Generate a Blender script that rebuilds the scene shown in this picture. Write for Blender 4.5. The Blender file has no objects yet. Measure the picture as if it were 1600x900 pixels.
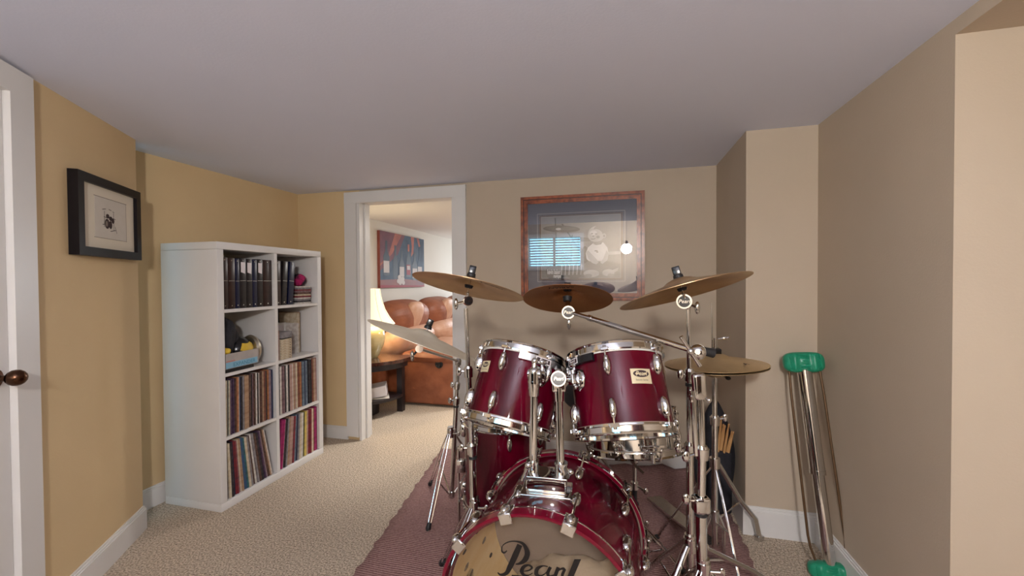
import bpy, bmesh, random
from math import *
from mathutils import Vector, Matrix
random.seed(7)
S = bpy.context.scene
COL = S.collection
V = Vector
PI = pi

# ---------------------------------------------------------------- camera
EYE = V((0, 0, 1.25)); FOC = 643.0
YAW, PITCH, ROLL = atan(163/643), atan(10/643), 0.0065
_f = V((-sin(YAW)*cos(PITCH), cos(YAW)*cos(PITCH), -sin(PITCH)))
_r0 = V((cos(YAW), sin(YAW), 0)); _u0 = _r0.cross(_f)
_r = _r0*cos(ROLL) - _u0*sin(ROLL); _u = _u0*cos(ROLL) + _r0*sin(ROLL)
cam = bpy.data.objects.new('camera', bpy.data.cameras.new('camera')); COL.objects.link(cam)
m = Matrix((_r, _u, -_f)).transposed().to_4x4(); m.translation = EYE
cam.matrix_world = m
cam.data.lens = FOC/1600*36; cam.data.sensor_width = 36; cam.data.sensor_fit = 'HORIZONTAL'
cam.data.clip_start = 0.02
S.camera = cam

def ray(px, py): return _f + _r*((px-800)/FOC) + _u*((450-py)/FOC)
def P(px, py, dep): return EYE + ray(px, py)*dep            # world point seen at px,py at a given distance
def onZ(px, py, z=0): d = ray(px, py); return EYE + d*((z-EYE.z)/d.z)
def onX(px, py, x): d = ray(px, py); return EYE + d*(x/d.x)
def onY(px, py, y): d = ray(px, py); return EYE + d*(y/d.y)

# ---------------------------------------------------------------- world, lights, exposure
w = bpy.data.worlds.new('world'); S.world = w; w.use_nodes = True
bg = w.node_tree.nodes['Background']; bg.inputs[0].default_value = (0.22, 0.58, 0.80, 1); bg.inputs[1].default_value = 3.0
S.view_settings.view_transform = 'Standard'; S.view_settings.look = 'None'
S.view_settings.gamma = 1; S.view_settings.use_curve_mapping = False
S.view_settings.exposure = 0.17

def light(name, kind, loc, energy, color, size=0.3, target=None, size_y=None, spread=None):
    l = bpy.data.lights.new(name, kind); l.energy = energy; l.color = color
    if kind == 'SPOT': l.spot_size = radians(spread or 60); l.spot_blend = 0.7
    if kind == 'AREA':
        l.size = size
        if size_y: l.shape = 'RECTANGLE'; l.size_y = size_y
        if spread: l.spread = spread
    else: l.shadow_soft_size = size
    o = bpy.data.objects.new(name, l); COL.objects.link(o); o.location = loc
    if target is not None:
        o.rotation_euler = (V(target)-V(loc)).to_track_quat('-Z', 'Y').to_euler()
    return o
YR = -1.5                                   # rear wall
light('pendant_lamp_light', 'POINT', (0.15, -0.75, 1.735), 137, (1.0, 0.975, 0.955), 0.075)
light('daylight_window', 'AREA', (-1.06, YR-0.16, 1.76), 8, (0.42, 0.78, 1.0), 0.9, (-1.06, 0.5, 1.5), 0.5)
light('next_room_ceiling_light', 'AREA', (-0.6, 4.6, 1.95), 35, (1.0, 0.96, 0.92), 0.5, (-0.6, 4.6, 0))
light('next_room_pool_spot', 'SPOT', (-1.36, 3.22, 1.95), 78, (1.0, 0.97, 0.92), 0.05, (-1.46, 2.98, 0), None, 64)  # unseen spot added to throw the bright pool at the doorway
light('next_room_far_light', 'AREA', (-1.6, 7.35, 1.3), 24, (0.85, 0.93, 1.0), 1.0, (-1.8, 4.0, 0.8), 0.8)  # cool area light before the solid far wall, brightening this room

# ---------------------------------------------------------------- materials
def mat(name, col, rough=0.6, metal=0.0, col2=None, scale=20, bump=0.0, bscale=None, detail=3, coat=0.0,
        emit=None, estr=0.0, stretch=None, contrast=(0.35, 0.65), alpha=None, spec=None, ior=None, trans=None):
    m = bpy.data.materials.new(name); m.use_nodes = True
    nt = m.node_tree; b = nt.nodes['Principled BSDF']
    b.inputs['Base Color'].default_value = (*col, 1); b.inputs['Roughness'].default_value = rough
    b.inputs['Metallic'].default_value = metal; b.inputs['Coat Weight'].default_value = coat
    b.inputs['Coat Roughness'].default_value = 0.04
    if spec is not None: b.inputs['Specular IOR Level'].default_value = spec
    if trans is not None: b.inputs['Transmission Weight'].default_value = trans
    if ior is not None: b.inputs['IOR'].default_value = ior
    if emit: b.inputs['Emission Color'].default_value = (*emit, 1); b.inputs['Emission Strength'].default_value = estr
    if col2 or bump:
        tc = nt.nodes.new('ShaderNodeTexCoord'); mp = nt.nodes.new('ShaderNodeMapping')
        nt.links.new(tc.outputs['Object'], mp.inputs[0])
        if stretch: mp.inputs['Scale'].default_value = stretch
        if col2:
            n = nt.nodes.new('ShaderNodeTexNoise'); n.inputs['Scale'].default_value = scale; n.inputs['Detail'].default_value = detail
            nt.links.new(mp.outputs[0], n.inputs['Vector'])
            r = nt.nodes.new('ShaderNodeValToRGB'); nt.links.new(n.outputs['Fac'], r.inputs[0])
            r.color_ramp.elements[0].position = contrast[0]; r.color_ramp.elements[1].position = contrast[1]
            r.color_ramp.elements[0].color = (*col, 1); r.color_ramp.elements[1].color = (*col2, 1)
            nt.links.new(r.outputs[0], b.inputs['Base Color'])
        if bump:
            n2 = nt.nodes.new('ShaderNodeTexNoise'); n2.inputs['Scale'].default_value = bscale or scale; n2.inputs['Detail'].default_value = 4
            nt.links.new(mp.outputs[0], n2.inputs['Vector'])
            bp = nt.nodes.new('ShaderNodeBump'); bp.inputs['Strength'].default_value = bump; bp.inputs['Distance'].default_value = 0.01
            nt.links.new(n2.outputs['Fac'], bp.inputs['Height']); nt.links.new(bp.outputs[0], b.inputs['Normal'])
    return m
M = {}
M['wall'] = mat('beige wall paint', (0.50, 0.41, 0.31), 0.75, col2=(0.52, 0.427, 0.325), scale=3, bump=0.06, bscale=140)
M['gold'] = mat('golden tan wall paint with warm light', (0.66, 0.49, 0.275), 0.75, col2=(0.69, 0.515, 0.29), scale=3, bump=0.06, bscale=140)  # golden paint hue, partly carrying the warm light on the left walls
M['ceil'] = mat('ceiling paint', (0.75, 0.79, 0.95), 0.9, col2=(0.765, 0.80, 0.96), scale=2, bump=0.05, bscale=120)
M['nextwall'] = mat('pale cream wall paint', (0.72, 0.69, 0.63), 0.7, col2=(0.74, 0.71, 0.65), scale=3, bump=0.04, bscale=120)
M['nextceil'] = mat('white ceiling paint', (0.82, 0.80, 0.77), 0.8, bump=0.03, bscale=100)
M['trim'] = mat('white trim paint', (0.72, 0.70, 0.68), 0.35, col2=(0.74, 0.72, 0.70), scale=5)
M['carpet'] = mat('beige loop carpet', (0.22, 0.165, 0.12), 0.95, col2=(0.84, 0.70, 0.55), scale=130, bump=1.0, bscale=170, detail=6, contrast=(0.30, 0.66), spec=0.1)
M['chrome'] = mat('polished chrome', (0.68, 0.675, 0.665), 0.07, 1.0)
M['chrome2'] = mat('satin chrome', (0.62, 0.61, 0.60), 0.26, 1.0, col2=(0.68, 0.67, 0.66), scale=60)
M['black'] = mat('black rubber', (0.012, 0.012, 0.014), 0.55, bump=0.1, bscale=200)
M['blackgloss'] = mat('black gloss', (0.01, 0.01, 0.012), 0.2)
M['blackcloth'] = mat('black nylon', (0.010, 0.010, 0.016), 0.8, col2=(0.016, 0.015, 0.022), scale=40, bump=0.2, bscale=300)
M['white'] = mat('white laminate', (0.70, 0.68, 0.665), 0.38, col2=(0.72, 0.70, 0.685), scale=6)
M['red'] = mat('wine red lacquer', (0.024, 0.0002, 0.003), 0.5, spec=0.02, col2=(0.135, 0.0004, 0.014), scale=7, stretch=(1, 1, 0.25), coat=0.65, detail=5, contrast=(0.3, 0.7))
M['redhoop'] = mat('bright red lacquered hoop', (0.12, 0.0008, 0.012), 0.4, coat=0.8, spec=0.05, col2=(0.15, 0.001, 0.016), scale=9)
M['maple'] = mat('bare maple inner shell', (0.86, 0.60, 0.27), 0.45, col2=(0.92, 0.70, 0.38), scale=5, stretch=(1, 1, 6))
M['coated'] = mat('coated white drum head', (0.74, 0.72, 0.68), 0.55, bump=0.05, bscale=300)
M['smoke'] = mat('smoky drum head film', (0.25, 0.185, 0.15), 0.3, col2=(0.30, 0.225, 0.18), scale=4)
M['greywood'] = mat('dark walnut wood', (0.035, 0.012, 0.008), 0.2, col2=(0.075, 0.022, 0.014), scale=10, stretch=(1, 6, 1), coat=0.6)
M['espresso'] = mat('black stained wood', (0.012, 0.008, 0.010), 0.35, col2=(0.022, 0.014, 0.016), scale=14, stretch=(1, 6, 1))
M['oakred'] = mat('reddish oak moulding', (0.15, 0.032, 0.010), 0.28, col2=(0.40, 0.10, 0.032), scale=30, stretch=(1, 1, 1), coat=0.4, detail=6)
M['navymat'] = mat('blue grey mat board', (0.075, 0.085, 0.125), 0.9, bump=0.05, bscale=300)
M['creammat'] = mat('cream mat board', (0.72, 0.65, 0.53), 0.9, bump=0.05, bscale=300)
M['paper'] = mat('paper', (0.62, 0.57, 0.50), 0.9, col2=(0.65, 0.60, 0.53), scale=20)
M['ink'] = mat('brown ink', (0.05, 0.03, 0.03), 0.9)
M['letter'] = mat('black lettering', (0.004, 0.003, 0.004), 0.4)
M['inkmid'] = mat('faded ink', (0.24, 0.19, 0.16), 0.9)
M['green'] = mat('green moulded plastic', (0.010, 0.235, 0.125), 0.35, col2=(0.014, 0.27, 0.15), scale=30)
M['cable'] = mat('brown cable', (0.14, 0.08, 0.04), 0.35, metal=0.5)
M['stick'] = mat('hickory', (0.40, 0.20, 0.07), 0.4, col2=(0.60, 0.35, 0.15), scale=20, stretch=(1, 1, .2))
M['leather'] = mat('russet leather', (0.23, 0.070, 0.032), 0.5, col2=(0.32, 0.105, 0.05), scale=9, bump=0.35, bscale=14, detail=5)
M['leather2'] = mat('worn tan leather', (0.50, 0.27, 0.17), 0.45, col2=(0.60, 0.36, 0.25), scale=9, bump=0.3, bscale=18, detail=5)
M['shade'] = mat('lit cream lamp shade', (0.85, 0.78, 0.62), 0.8, emit=(1.0, 0.86, 0.58), estr=0.75)
M['ceramic'] = mat('glazed yellow ceramic', (0.52, 0.41, 0.17), 0.25, col2=(0.68, 0.58, 0.32), scale=4, coat=0.8, stretch=(1, 1, 4))
M['bronze'] = mat('dark bronze knob', (0.10, 0.05, 0.03), 0.25, 1.0)
M['labelwhite'] = mat('white label', (0.75, 0.70, 0.72), 0.7)
M['badge'] = mat('pale gold badge', (0.74, 0.64, 0.42), 0.35, metal=0.3)
M['bulb'] = mat('lit bulb glass', (1, 1, 1), 0.5, emit=(1.0, 0.86, 0.62), estr=14)
M['dome'] = mat('lit opal dome', (0.9, 0.88, 0.84), 0.5, emit=(1.0, 0.88, 0.7), estr=3.0)

def rug_mat():
    m = bpy.data.materials.new('maroon ribbed rug'); m.use_nodes = True; nt = m.node_tree; b = nt.nodes['Principled BSDF']
    b.inputs['Roughness'].default_value = 0.95; b.inputs['Specular IOR Level'].default_value = 0.1
    tc = nt.nodes.new('ShaderNodeTexCoord')
    wv = nt.nodes.new('ShaderNodeTexWave'); wv.inputs['Scale'].default_value = 26; wv.inputs['Distortion'].default_value = 1.6
    wv.inputs['Detail'].default_value = 2; wv.inputs['Detail Scale'].default_value = 6; wv.bands_direction = 'Y'
    ns = nt.nodes.new('ShaderNodeTexNoise'); ns.inputs['Scale'].default_value = 90; ns.inputs['Detail'].default_value = 4
    mx = nt.nodes.new('ShaderNodeMath'); mx.operation = 'MULTIPLY_ADD'; mx.inputs[1].default_value = 0.5
    nt.links.new(tc.outputs['Object'], wv.inputs[0]); nt.links.new(tc.outputs['Object'], ns.inputs[0])
    md = nt.nodes.new('ShaderNodeMath'); md.operation = 'MULTIPLY'; md.inputs[1].default_value = 0.5
    nt.links.new(ns.outputs['Fac'], md.inputs[0])
    nt.links.new(wv.outputs['Fac'], mx.inputs[0]); nt.links.new(md.outputs[0], mx.inputs[2])
    r = nt.nodes.new('ShaderNodeValToRGB'); nt.links.new(mx.outputs[0], r.inputs[0])
    r.color_ramp.elements[0].position = 0.2; r.color_ramp.elements[1].position = 0.8
    r.color_ramp.elements[0].color = (0.15, 0.068, 0.066, 1); r.color_ramp.elements[1].color = (0.46, 0.29, 0.27, 1)
    nt.links.new(r.outputs[0], b.inputs['Base Color'])
    bp = nt.nodes.new('ShaderNodeBump'); bp.inputs['Strength'].default_value = 0.7; bp.inputs['Distance'].default_value = 0.005
    nt.links.new(mx.outputs[0], bp.inputs['Height']); nt.links.new(bp.outputs[0], b.inputs['Normal'])
    return m
M['rug'] = rug_mat()

def cymbal_mat(name, col, col2, rough, metal=0.8):
    m = bpy.data.materials.new(name); m.use_nodes = True; nt = m.node_tree; b = nt.nodes['Principled BSDF']
    b.inputs['Metallic'].default_value = metal; b.inputs['Roughness'].default_value = rough
    tc = nt.nodes.new('ShaderNodeTexCoord')
    wv = nt.nodes.new('ShaderNodeTexWave'); wv.wave_type = 'RINGS'; wv.rings_direction = 'Z'; wv.inputs['Scale'].default_value = 60
    wv.inputs['Distortion'].default_value = 0.6
    nt.links.new(tc.outputs['Object'], wv.inputs[0])
    ns = nt.nodes.new('ShaderNodeTexNoise'); ns.inputs['Scale'].default_value = 7; ns.inputs['Detail'].default_value = 4
    nt.links.new(tc.outputs['Object'], ns.inputs[0])
    r = nt.nodes.new('ShaderNodeValToRGB'); nt.links.new(ns.outputs['Fac'], r.inputs[0])
    r.color_ramp.elements[0].position = 0.35; r.color_ramp.elements[1].position = 0.68
    r.color_ramp.elements[0].color = (*col, 1); r.color_ramp.elements[1].color = (*col2, 1)
    nt.links.new(r.outputs[0], b.inputs['Base Color'])
    bp = nt.nodes.new('ShaderNodeBump'); bp.inputs['Strength'].default_value = 0.35; bp.inputs['Distance'].default_value = 0.002
    nt.links.new(wv.outputs['Fac'], bp.inputs['Height']); nt.links.new(bp.outputs[0], b.inputs['Normal'])
    return m
M['cymA'] = cymbal_mat('aged brown bronze', (0.42, 0.25, 0.13), (0.66, 0.46, 0.26), 0.36)
M['cymB'] = cymbal_mat('pale brass bronze', (0.78, 0.70, 0.55), (0.90, 0.84, 0.70), 0.45, 0.45)
M['cymC'] = cymbal_mat('dark copper bronze', (0.42, 0.17, 0.06), (0.58, 0.27, 0.11), 0.36)
M['cymE'] = cymbal_mat('dull brass bronze', (0.52, 0.37, 0.19), (0.68, 0.52, 0.30), 0.38)

def glass_mat(name, tint=(1, 1, 1), gloss=1.0, rough=0.0, ior=1.5, haze=0.0, hazecol=(1, 1, 1)):
    m = bpy.data.materials.new(name); m.use_nodes = True; nt = m.node_tree; nt.nodes.clear()
    out = nt.nodes.new('ShaderNodeOutputMaterial'); tr = nt.nodes.new('ShaderNodeBsdfTransparent'); gl = nt.nodes.new('ShaderNodeBsdfGlossy')
    fr = nt.nodes.new('ShaderNodeFresnel'); mx = nt.nodes.new('ShaderNodeMixShader'); fr.inputs[0].default_value = ior
    tr.inputs[0].default_value = (*tint, 1); gl.inputs['Roughness'].default_value = rough; gl.inputs[0].default_value = (gloss, gloss, gloss, 1)
    nt.links.new(fr.outputs[0], mx.inputs[0]); nt.links.new(tr.outputs[0], mx.inputs[1]); nt.links.new(gl.outputs[0], mx.inputs[2])
    last = mx
    if haze:
        df = nt.nodes.new('ShaderNodeBsdfDiffuse'); df.inputs[0].default_value = (*hazecol, 1)
        m2 = nt.nodes.new('ShaderNodeMixShader'); m2.inputs[0].default_value = haze
        nt.links.new(mx.outputs[0], m2.inputs[1]); nt.links.new(df.outputs[0], m2.inputs[2]); last = m2
    nt.links.new(last.outputs[0], out.inputs[0])
    return m
M['glass'] = glass_mat('picture glass', ior=1.85)
M['clearhead'] = glass_mat('clear drum head film', tint=(1.0, 0.99, 0.97), ior=1.5, haze=0.03, hazecol=(0.6, 0.5, 0.4))
M['globeglass'] = glass_mat('clear lamp glass')
M['winglass'] = glass_mat('window glass')

# ---------------------------------------------------------------- mesh builder
ROOT = {}
def frame(o, z, x=None):
    z = V(z).normalized()
    x = V(x) if x is not None else (V((1, 0, 0)) if abs(z.x) < 0.9 else V((0, 1, 0)))
    y = z.cross(x).normalized(); x = y.cross(z)
    m = Matrix((x, y, z)).transposed().to_4x4(); m.translation = V(o); return m
class MB:
    def __init__(s): s.v = []; s.f = []; s.m = []; s.mi = 0; s.sm = []; s.T = Matrix.Identity(4); s.smooth = False
    def add(s, vs, fs, smooth=None):
        n = len(s.v); s.v += [s.T @ V(p) for p in vs]
        for f in fs: s.f.append([n+i for i in f]); s.m.append(s.mi); s.sm.append(s.smooth if smooth is None else smooth)
        return s
    def box(s, a, b, T=None):
        x0, x1 = sorted((a[0], b[0])); y0, y1 = sorted((a[1], b[1])); z0, z1 = sorted((a[2], b[2]))
        vs = [V(p) for p in ((x0,y0,z0),(x1,y0,z0),(x1,y1,z0),(x0,y1,z0),(x0,y0,z1),(x1,y0,z1),(x1,y1,z1),(x0,y1,z1))]
        if T: vs = [T @ p for p in vs]
        return s.add(vs, [(0,3,2,1),(4,5,6,7),(0,1,5,4),(1,2,6,5),(2,3,7,6),(3,0,4,7)], False)
    def rbox(s, a, b, r, T=None, seg=3):          # box with rounded edges
        bm = bmesh.new(); bmesh.ops.create_cube(bm, size=1)
        a, b = V(a), V(b); c = (a+b)/2; d = b-a
        for v in bm.verts: v.co = V((c.x+v.co.x*d.x, c.y+v.co.y*d.y, c.z+v.co.z*d.z))
        bmesh.ops.bevel(bm, geom=bm.edges[:], offset=r, segments=seg, affect='EDGES', profile=0.5)
        bm.verts.index_update()
        vs = [(T @ v.co if T else v.co.copy()) for v in bm.verts]; fs = [[v.index for v in f.verts] for f in bm.faces]; bm.free()
        return s.add(vs, fs, True)
    def tube(s, p0, p1, r0, r1=None, n=16, cap=True):
        p0, p1 = V(p0), V(p1); r1 = r0 if r1 is None else r1
        T = frame(p0, p1-p0); L = (p1-p0).length
        vs = []
        for i in range(n):
            a = 2*PI*i/n; vs += [T @ V((r0*cos(a), r0*sin(a), 0)), T @ V((r1*cos(a), r1*sin(a), L))]
        fs = [(2*i, (2*i+2) % (2*n), (2*i+3) % (2*n), 2*i+1) for i in range(n)]
        s.add(vs, fs, True)
        if cap:
            s.add([vs[2*i] for i in range(n)], [list(range(n))[::-1]], False); s.add([vs[2*i+1] for i in range(n)], [list(range(n))], False)
        return s
    def lathe(s, prof, T=None, n=40, a0=0, a1=2*PI, close=False):
        T = T or Matrix.Identity(4); full = abs(a1-a0-2*PI) < 1e-6; k = n if full else n+1
        vs = []
        for i in range(k):
            a = a0+(a1-a0)*i/n
            for r, z in prof: vs.append(T @ V((r*cos(a), r*sin(a), z)))
        m_ = len(prof); fs = []
        for i in range(n):
            j = (i+1) % k
            for q in range(m_-1 if not close else m_):
                q2 = (q+1) % m_
                fs.append((i*m_+q, j*m_+q, j*m_+q2, i*m_+q2))
        return s.add(vs, fs, True)
    def ball(s, c, r, sc=(1, 1, 1), T=None, n=16):
        vs = []; fs = []; T = T or Matrix.Identity(4); h = n//2
        for i in range(h+1):
            t = PI*i/h
            for j in range(n):
                a = 2*PI*j/n; vs.append(T @ (V(c)+V((r*sc[0]*sin(t)*cos(a), r*sc[1]*sin(t)*sin(a), r*sc[2]*cos(t)))))
        for i in range(h):
            for j in range(n): fs.append((i*n+j, (i+1)*n+j, (i+1)*n+(j+1) % n, i*n+(j+1) % n))
        return s.add(vs, fs, True)
    def sweep(s, pts, r, n=10, flat=None):          # r: number or list ; flat: second radius factor
        pts = [V(p) for p in pts]; k = len(pts); rs = r if isinstance(r, (list, tuple)) else [r]*k
        ring = []; up = None
        for i, p in enumerate(pts):
            t = (pts[min(i+1, k-1)]-pts[max(i-1, 0)]).normalized()
            if up is None: up = V((0, 0, 1)) if abs(t.z) < 0.9 else V((1, 0, 0))
            x = up.cross(t).normalized(); y = t.cross(x); up = y
            for j in range(n):
                a = 2*PI*j/n; ring.append(p+x*cos(a)*rs[i]+y*sin(a)*rs[i]*(flat or 1))
        fs = [(i*n+j, i*n+(j+1) % n, (i+1)*n+(j+1) % n, (i+1)*n+j) for i in range(k-1) for j in range(n)]
        s.add(ring, fs, True); s.add(ring[:n], [list(range(n))[::-1]], False); s.add(ring[-n:], [list(range(n))], False)
        return s
    def poly(s, pts, T=None, th=0.0):
        vs = [(T @ V((*p, 0) if len(p) == 2 else p)) if T else V(p) for p in pts]; n = len(vs)
        s.add(vs, [list(range(n))], False)
        return s
    def slab(s, pts, n):                               # polygon extruded by vector n
        pts = [V(p) for p in pts]; n = V(n); k = len(pts)
        return s.add(pts+[p+n for p in pts], [list(range(k))[::-1], [k+i for i in range(k)]]+[(i, (i+1) % k, k+(i+1) % k, k+i) for i in range(k)], False)
    def text(s, txt, size, T, shear=0.0, bold=0.0, z=0.0):
        c = bpy.data.curves.new('t', 'FONT'); c.body = txt; c.size = size; c.align_x = 'CENTER'; c.align_y = 'CENTER'; c.shear = shear
        c.offset = bold; c.resolution_u = 3
        o = bpy.data.objects.new('t', c); me = bpy.data.meshes.new_from_object(o)
        s.add([T @ V((v.co.x, v.co.y, z)) for v in me.vertices], [list(p.vertices) for p in me.polygons], False)
        bpy.data.objects.remove(o); bpy.data.curves.remove(c); bpy.data.meshes.remove(me)
        return s
    def build(s, name, mats, parent=None, kind=None, label=None, recalc=True):
        me = bpy.data.meshes.new(name)
        root = ROOT.get(parent.name, Matrix.Identity(4)) if parent else Matrix.Identity(4)
        inv = root.inverted()
        me.from_pydata([inv @ p for p in s.v], [], s.f)
        if not isinstance(mats, (list, tuple)): mats = [mats]
        for mm in mats: me.materials.append(M[mm] if isinstance(mm, str) else mm)
        for p, mi, sm in zip(me.polygons, s.m, s.sm): p.material_index = mi; p.use_smooth = sm
        if recalc:
            bm = bmesh.new(); bm.from_mesh(me); bmesh.ops.remove_doubles(bm, verts=bm.verts, dist=1e-6)
            bmesh.ops.recalc_face_normals(bm, faces=bm.faces); bm.to_mesh(me); bm.free()
        try: me.set_sharp_from_angle(angle=radians(42))
        except Exception: pass
        o = bpy.data.objects.new(name, me); COL.objects.link(o)
        if parent: o.parent = parent; ROOT[o.name] = root
        if kind: o['kind'] = kind
        if label: o['label'] = label
        return o
def thing(name, label, cat, T, group=None):
    o = bpy.data.objects.new(name, None); COL.objects.link(o); o.empty_display_size = 0.05
    if not isinstance(T, Matrix): T = Matrix.Translation(V(T))
    o.matrix_world = T; ROOT[o.name] = T.copy(); o['label'] = label; o['category'] = cat
    if group: o['group'] = group
    return o
def solo(mb, name, mats, label, cat, loc, group=None):   # a thing that is one mesh, origin at loc
    me_o = mb.build(name, mats); inv = Matrix.Translation(-V(loc)) if not isinstance(loc, Matrix) else loc.inverted()
    me_o.data.transform(inv); me_o.matrix_world = inv.inverted(); ROOT[me_o.name] = inv.inverted()
    me_o['label'] = label; me_o['category'] = cat
    if group: me_o['group'] = group
    return me_o
def st(mb, name, mats, parent=None):
    return mb.build(name, mats, parent, kind=None if parent else 'structure')

# ================================================================ SETTING
CZ = 1.976; BW = 2.85; WL = -2.53
A0 = V((-2.33, 1.53, 0)); D0 = V((0.5376, -0.8432, 0)); N0 = V((0.8432, 0.5376, 0))   # angled left wall: start, direction, normal into room
WEND = 1.75
def AW(s, z, off=0.0): return V((A0.x+D0.x*s+N0.x*off, A0.y+D0.y*s+N0.y*off, z))
st(MB().box((-2.9, YR-0.1, -0.1), (2.4, BW+0.12, 0)), 'floor', 'carpet')
st(MB().box((-4.2, BW+0.12, -0.1), (1.2, 7.6, 0)), 'floor_next_room', 'carpet')
st(MB().box((-2.7, 0.5, CZ), (2.4, BW, CZ+0.1)), 'ceiling', 'ceil')
st(MB().box((-2.7, YR-0.1, 2.3), (2.4, 0.5, 2.4)).box((-2.7, 0.5, CZ+0.1), (2.4, 0.6, 2.4)), 'ceiling_rear', 'ceil')
# back wall with doorway
DX0, DX1, DH = -1.955, -1.172, 1.885
st(MB().box((-2.7, BW, 0), (DX0, BW+0.12, 2.05)), 'wall_back_left', 'gold')
st(MB().box((DX1, BW, 0), (0.75, BW+0.12, 2.05)).box((DX0, BW, DH), (DX1, BW+0.12, 2.05)), 'wall_back', 'wall')
st(MB().box((WL-0.12, 1.4, 0), (WL, BW, 2.05)), 'wall_left', 'gold')
w_ = MB(); a, b, c, d = AW(-0.03, 0), AW(0.66+0.095, 0), AW(0.755, 0, -0.15), AW(-0.03, 0, -0.12)
w_.slab([a, b, c, d], (0, 0, 2.05))
w_.slab([AW(0.755, 1.93), AW(1.55, 1.93), AW(1.55, 1.93, -0.15), AW(0.755, 1.93, -0.15)], (0, 0, 0.45))
w_.slab([AW(0.755, 2.05), AW(0.2, 2.05), AW(0.2, 2.05, -0.15), AW(0.755, 2.05, -0.15)], (0, 0, 0.33))
w_.slab([AW(1.55, 0), AW(WEND, 0), AW(WEND, 0, -0.15), AW(1.55, 0, -0.15)], (0, 0, 2.38))
st(w_, 'wall_left_near', 'gold')
e = AW(WEND, 0)
st(MB().box((-2.55, e.y-0.1, 0), (e.x, e.y, 2.35)), 'wall_rear_left_return', 'gold')
st(MB().box((-2.67, YR, 0), (-2.55, e.y, 2.35)), 'wall_rear_left', 'gold')
# right side: step, side wall, recess
st(MB().box((0.615, 2.235, 0), (0.735, BW, 2.05)).box((0.735, 2.235, 0), (1.04, 2.355, 2.05)), 'wall_right_step', 'wall')
st(MB().box((0.92, 1.43, 0), (1.04, 2.235, 2.05)).box((1.04, 1.43, 0), (2.32, 1.55, 2.05)), 'wall_right', 'wall')
st(MB().box((0.92, 0.5, 1.932), (2.2, 1.43, CZ+0.05)), 'wall_right_soffit', 'wall')
st(MB().box((2.2, YR, 0), (2.32, 1.43, 2.35)), 'wall_right_far', 'wall')
# rear wall with window opening
WX0, WX1, WZ0, WZ1 = -1.52, -0.60, 1.50, 2.02
st(MB().box((-2.55, YR-0.12, 0), (WX0, YR, 2.35)).box((WX1, YR-0.12, 0), (2.2, YR, 2.35)).box((WX0, YR-0.12, 0), (WX1, YR, WZ0)).box((WX0, YR-0.12, WZ1), (WX1, YR, 2.35)), 'wall_rear', 'wall')
wf = MB()
for (x0, x1, z0, z1) in ((WX0-.06, WX1+.06, WZ1, WZ1+.06), (WX0-.06, WX1+.06, WZ0-.06, WZ0), (WX0-.06, WX0, WZ0, WZ1), (WX1, WX1+.06, WZ0, WZ1)): wf.box((x0, YR, z0), (x1, YR+.02, z1))
wf.box((-1.08, YR-.08, WZ0), (-1.04, YR-.05, WZ1))
win = st(wf, 'window_1', 'trim')
MB().box((WX0, YR-.075, WZ0), (WX1, YR-.07, WZ1)).build('window_glass', 'winglass', win)
bl = MB(); z = WZ0+0.012
while z < WZ1-.01:
    T = Matrix.Translation((0, YR-0.03, z)) @ Matrix.Rotation(radians(-48), 4, 'X')
    bl.box((WX0+.01, -0.017, -0.0007), (WX1-.01, 0.017, 0.0007), T); z += 0.046
bl.build('blind_slats', 'trim', win)
# door trim (doorway)
def casing(mb, x0, x1, z0, z1, y): mb.box((x0, y-0.02, z0), (x1, y, z1))
t_ = MB(); t_.box((-2.078, BW-0.022, 0.03), (-1.972, BW, 1.872)).box((DX1+.012, BW-0.022, 0.03), (-1.062, BW, 1.872)).box((-2.078, BW-0.024, 1.872), (-1.062, BW, 1.958))
t_.box((-1.987, BW-0.026, 0.03), (-1.972, BW-.02, 1.872))
st(t_, 'trim_1', 'trim')
t_ = MB(); t_.box((DX0-0.017, BW-0.01, 0), (DX0+.004, BW+0.13, DH+.01)).box((DX1-.004, BW-0.01, 0), (DX1+0.017, BW+0.13, DH+.01)).box((DX0-.017, BW-0.01, DH-.006), (DX1+.017, BW+0.13, DH+.012))
t_.box((DX0+.004, BW+0.05, 0), (DX0+.016, BW+0.09, DH-.006)).box((DX1-.016, BW+0.05, 0), (DX1-.004, BW+0.09, DH-.006))
st(t_, 'trim_2', 'trim')
# baseboards
def bb(name, p0, p1, n, h=0.125, th=0.014):
    p0, p1, n = V(p0), V(p1), V(n); m_ = MB()
    m_.slab([p0, p1, p1+n*th, p0+n*th], (0, 0, h*0.86))
    m_.slab([p0+V((0,0,h*.86)), p1+V((0,0,h*.86)), p1+n*th*.72+V((0,0,h*.86)), p0+n*th*.72+V((0,0,h*.86))], (0, 0, h*0.07))
    m_.slab([p0+V((0,0,h*.93)), p1+V((0,0,h*.93)), p1+n*th*.4+V((0,0,h*.93)), p0+n*th*.4+V((0,0,h*.93))], (0, 0, h*0.07))
    st(m_, name, 'trim')
bb('baseboard_left', (WL, 1.5, 0), (WL, BW, 0), (1, 0, 0), 0.115)
bb('baseboard_left_near', AW(-0.03, 0), AW(0.655, 0), N0, 0.118, 0.016)
bb('baseboard_back_left', (WL, BW, 0), (-2.078, BW, 0), (0, -1, 0), 0.10)
bb('baseboard_back', (-1.062, BW, 0), (0.615, BW, 0), (0, -1, 0), 0.14)
bb('baseboard_step_side', (0.615, 2.235, 0), (0.615, BW, 0), (-1, 0, 0), 0.14)
bb('baseboard_step_front', (0.601, 2.235, 0), (0.92, 2.235, 0), (0, -1, 0), 0.14)
bb('baseboard_right', (0.92, 1.43, 0), (0.92, 2.235, 0), (-1, 0, 0), 0.13)
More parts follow.
